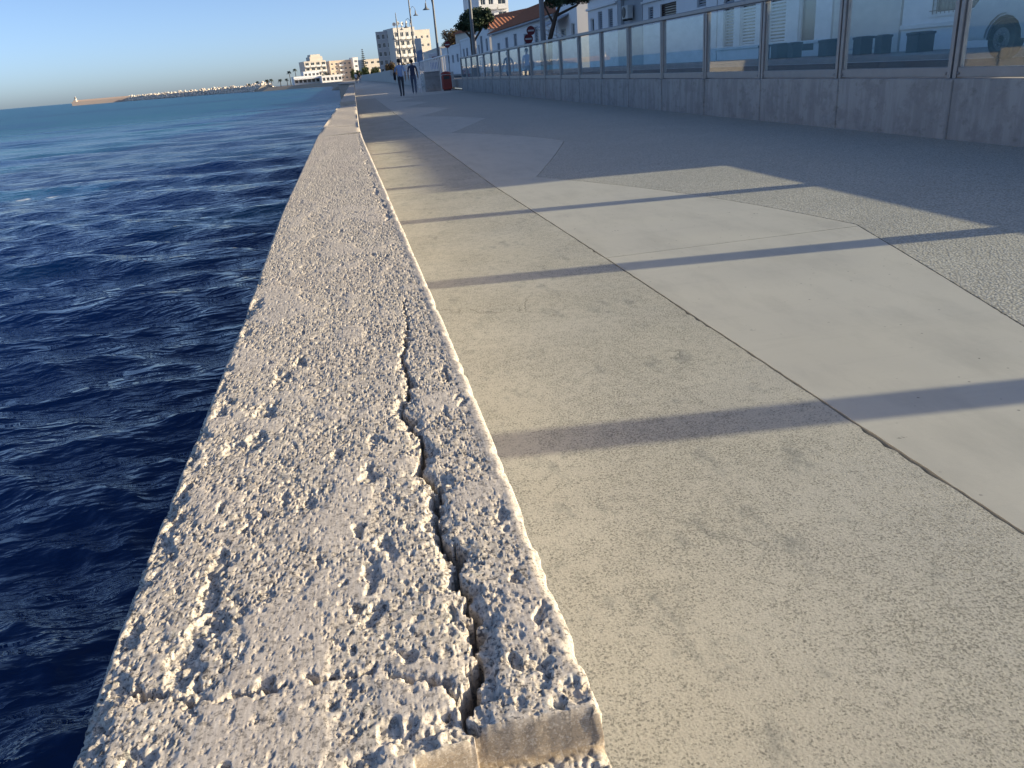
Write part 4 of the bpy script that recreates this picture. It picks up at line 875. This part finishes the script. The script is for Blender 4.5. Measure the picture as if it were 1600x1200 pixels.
# parked van, only its front corner in view
def van(loc, rz):
    t = empty('parked_van', loc, rz, 'silver grey parked van, front wheel showing behind the rightmost pane', 'van')
    body = M('van_silver', (.42, .46, .50), .3, .04, 2, 0, .3); prof = [(-2.3, .35), (-2.3, 1.0), (-2.22, 1.95), (-2.0, 2.05), (.6, 2.05), (1.25, 1.25), (2.1, 1.05), (2.3, .85), (2.32, .35)]
    mb = MB(); Wd = .88
    def arch(cx): return [(cx+.40*math.cos(a), .33+.40*math.sin(a)) for a in np.linspace(0, math.pi, 9)]
    pl = list(prof)+[x for x in arch(1.45)]+[x for x in arch(-1.4)]
    n = len(pl); bm = bmesh.new()
    f = bm.faces.new([bm.verts.new((x, -Wd, z)) for x, z in pl]); r = bmesh.ops.extrude_face_region(bm, geom=[f]); bmesh.ops.translate(bm, verts=[v for v in r['geom'] if isinstance(v, bmesh.types.BMVert)], vec=(0, 2*Wd, 0)); bmesh.ops.recalc_face_normals(bm, faces=bm.faces[:])
    bmesh.ops.bevel(bm, geom=[e for e in bm.edges if e.calc_length() < 1.7], offset=.035, segments=2, affect='EDGES')
    me = bpy.data.meshes.new('body'); bm.to_mesh(me); bm.free(); link('body', me, body, t)
    for s_ in (-1, 1):
        for cx in (1.45, -1.4):
            mb = MB(); mb.lathe([(.2, -.1), (.31, -.1), (.335, -.07), (.335, .07), (.31, .1), (.2, .1)], 28); mb.v = [(cx+v[0], s_*(.78)+v[2], .335+v[1]) for v in mb.v]; wh = mb.build('wheel', M('tyre_rubber', (.018, .018, .018), .8), t)
            mb = MB(); mb.lathe([(0, 0), (.06, 0), (.07, -.02), (.19, -.01), (.205, .0), (.205, .02), (0, .02)], 24); mb.v = [(cx+v[0], s_*(.87-v[2]), .335+v[1]) for v in mb.v]; mb.build('rim', M('rim_grey', (.10, .105, .11), .4, .1, 3, 0, .6), wh)
            mb = MB()
            for k in range(8): a = k*.785; mb.lathe([(.014, 0), (.014, .012), (0, .012)], 6, (cx+.12*math.cos(a), .12*math.sin(a), 0))
            mb.v = [(v[0], s_*(.893+v[2]), .335+v[1]) for v in mb.v]; mb.build('wheel_nuts', MT['steel'], wh)
    gm = GLASSD
    for s_ in (-1, 1):
        for (a, b) in ((-2.0, -.9), (-.8, .1)): mb = MB(); mb.box(a, b, s_*.883-.004, s_*.883+.004, 1.3, 1.85, bev=.003); mb.build('side_window', gm, t)
        mb = MB(); mb.add([(.2, s_*.887, 1.3), (1.05, s_*.887, 1.3), (.6, s_*.887, 1.85), (.2, s_*.887, 1.85)], [(0, 1, 2, 3)]); mb.build('side_window', gm, t)
        mb = MB(); mb.box(2.26, 2.335, s_*.62-.14, s_*.62+.14, .72, .9, bev=.02); mb.build('headlight', WTRIM, t)
        mb = MB(); mb.box(.9, 1.05, s_*1.0-.09, s_*1.0+.09, 1.28, 1.5, bev=.03); mb.build('mirror', body, t)
    mb = MB(); mb.add([(.66, -.74, 1.98), (.66, .74, 1.98), (1.22, .74, 1.29), (1.22, -.74, 1.29)], [(3, 2, 1, 0)]); mb.v = [(v[0]+.02, v[1], v[2]+.018) for v in mb.v]; mb.build('windscreen', gm, t)
    mb = MB(); mb.box(2.25, 2.4, -.84, .84, .34, .6, bev=.05); mb.build('bumper', M('bumper_black', (.03, .03, .032), .6), t)
    mb = MB(); mb.box(2.3, 2.328, -.4, .4, .66, .82, bev=.01); mb.build('grille', M('bumper_black', ()), t)
van((12.3, 11.45, .415), R(90))
# ================================================================ PEOPLE
def person(loc, rz, label, h, shirt, trous, shoe, stride=.22, hair=(.02, .015, .012), skin=(.36, .22, .16), armf=.1, group=None):
    k = h/1.75
    pts = {'pel': (0, 0, .95, .125, .10), 'wa': (0, .01, 1.08, .12, .09), 'ch': (0, .01, 1.28, .15, .11), 'sh': (0, 0, 1.42, .12, .085), 'nk': (0, .01, 1.50, .052, .052), 'h0': (0, .03, 1.57, .07, .085), 'h1': (0, .03, 1.66, .08, .098), 'h2': (0, .02, 1.73, .05, .06)}
    ed = [('pel', 'wa'), ('wa', 'ch'), ('ch', 'sh'), ('sh', 'nk'), ('nk', 'h0'), ('h0', 'h1'), ('h1', 'h2')]
    for s, sg in (('l', -1), ('r', 1)):
        f = stride*sg
        pts.update({s+'hip': (sg*.09, 0, .88, .085, .09), s+'kn': (sg*.095, f*.55+.03, .50, .058, .06), s+'an': (sg*.095, f-(.05 if f < 0 else 0), .09+(.06 if f < 0 else 0), .042, .045), s+'to': (sg*.10, f+.15-(.03 if f < 0 else 0), .035+(.0 if f < 0 else 0), .04, .03),
                    s+'so': (sg*.185, 0, 1.40, .06, .06), s+'el': (sg*.235, -f*.5-.03, 1.13, .043, .045), s+'wr': (sg*.235, -f*.9+armf, .90, .03, .034), s+'pa': (sg*.235, -f*1.0+armf+.015, .82, .03, .04)})
        ed += [('pel', s+'hip'), (s+'hip', s+'kn'), (s+'kn', s+'an'), (s+'an', s+'to'), ('sh', s+'so'), (s+'so', s+'el'), (s+'el', s+'wr'), (s+'wr', s+'pa')]
        x0, y0, z0 = pts[s+'pa'][:3]
        for j in range(4):
            yy = y0+(j-1.5)*.021; L = (.065, .075, .07, .055)[j]; pts['%sf%da' % (s, j)] = (x0, yy, z0-.045, .009, .009); pts['%sf%db' % (s, j)] = (x0-sg*.02, yy, z0-.045-L, .008, .008); ed += [(s+'pa', '%sf%da' % (s, j)), ('%sf%da' % (s, j), '%sf%db' % (s, j))]
        pts[s+'t1'] = (x0-sg*.01, y0+.055, z0-.02, .010, .010); pts[s+'t2'] = (x0-sg*.02, y0+.075, z0-.06, .009, .009); ed += [(s+'pa', s+'t1'), (s+'t1', s+'t2')]
    bm = bmesh.new(); lay = bm.verts.layers.skin.verify(); V = {}
    for n, p in pts.items():
        v = bm.verts.new((p[0]*k, p[1]*k, p[2]*k)); v[lay].radius = (p[3]*k, p[4]*k); v[lay].use_root = n == 'pel'; V[n] = v
    for a, b in ed: bm.edges.new((V[a], V[b]))
    me = bpy.data.meshes.new('tmp'); bm.to_mesh(me); bm.free()
    ob = bpy.data.objects.new('tmp', me); C.objects.link(ob); ob.modifiers.new('s', 'SKIN'); sub = ob.modifiers.new('u', 'SUBSURF'); sub.levels = 1; sub.render_levels = 1
    dg = bpy.context.evaluated_depsgraph_get(); me2 = bpy.data.meshes.new_from_object(ob.evaluated_get(dg)); bpy.data.objects.remove(ob); me2.name = 'body'
    me2.materials.clear()
    for q in (M('skin_%.2f' % skin[0], skin, .6, .05), M('shirt_%.2f_%.2f' % shirt[:2], shirt, .9, .1), M('trousers_%.2f_%.2f' % trous[:2], trous, .9, .1), M('shoes_%.2f' % shoe[0], shoe, .7)): me2.materials.append(q)
    for f in me2.polygons:
        c = f.center/k; arm = abs(c.x) > .175; f.use_smooth = True
        f.material_index = 0 if c.z > 1.475 or (arm and c.z < (1.18)) else (1 if c.z > .98 or arm else (2 if c.z > .12 else 3))
    root = empty('person', loc, rz, label, 'person', group); link('body', me2, None, root)
    mb = MB(); prof = []
    mb.lathe([(.02, -.06), (.07, -.05), (.092, 0), (.095, .05), (.07, .10), (.01, .125)], 14, (0, -.008, 1.665)); mb.v = [(v[0]*k*.98, (v[1]*1.12)*k, v[2]*k) for v in mb.v]
    mb.build('hair', M('hair_%.3f' % hair[0], hair, .7), root, True)
    for s_ in (-1, 1): mb = MB(); mb.lathe([(.002, -.018), (.014, -.01), (.014, .012), (.002, .02)], 8, (s_*.088*k, .03*k, 1.645*k)); mb.build('ear', M('skin_%.2f' % skin[0], ()), root)
    return root
p = person((2.52, 41.2, 0), R(4), 'person in a light blue shirt and dark grey trousers walking away', 1.72, (.30, .40, .60), (.07, .075, .09), (.02, .02, .02))
t = empty('shoulder_bag', (2.24, 41.15, .95), 0, 'dark bag hanging at the left side of the person in the light blue shirt', 'bag'); mb = MB(); mb.box(-.06, .06, -.15, .15, -.16, .18, bev=.03); mb.build('pouch', M('bag_dark', (.02, .022, .03), .8), t); mb = MB(); mb.tube([(0, -.1, .18), (.03, -.05, .42), (.06, .05, .42), (0, .1, .18)], .012, 6); mb.build('strap', M('bag_dark', ()), t)
person((3.25, 42.6, 0), R(-8), 'person in dark clothes and pale shoes walking away on the right', 1.68, (.06, .07, .11), (.10, .12, .17), (.65, .65, .65), -.28)
for x, y, lab, sh, tr in ((1.15, 134, 'distant person in a white top, left of the far pair', (.6, .62, .66), (.08, .09, .12)), (1.75, 136, 'distant person in dark clothes, right of the far pair', (.03, .03, .04), (.35, .35, .38))):
    person((x, y, (y-70)*.00346), R(2), lab, 1.72, sh, tr, (.6, .6, .6), .15, group='distant walkers')
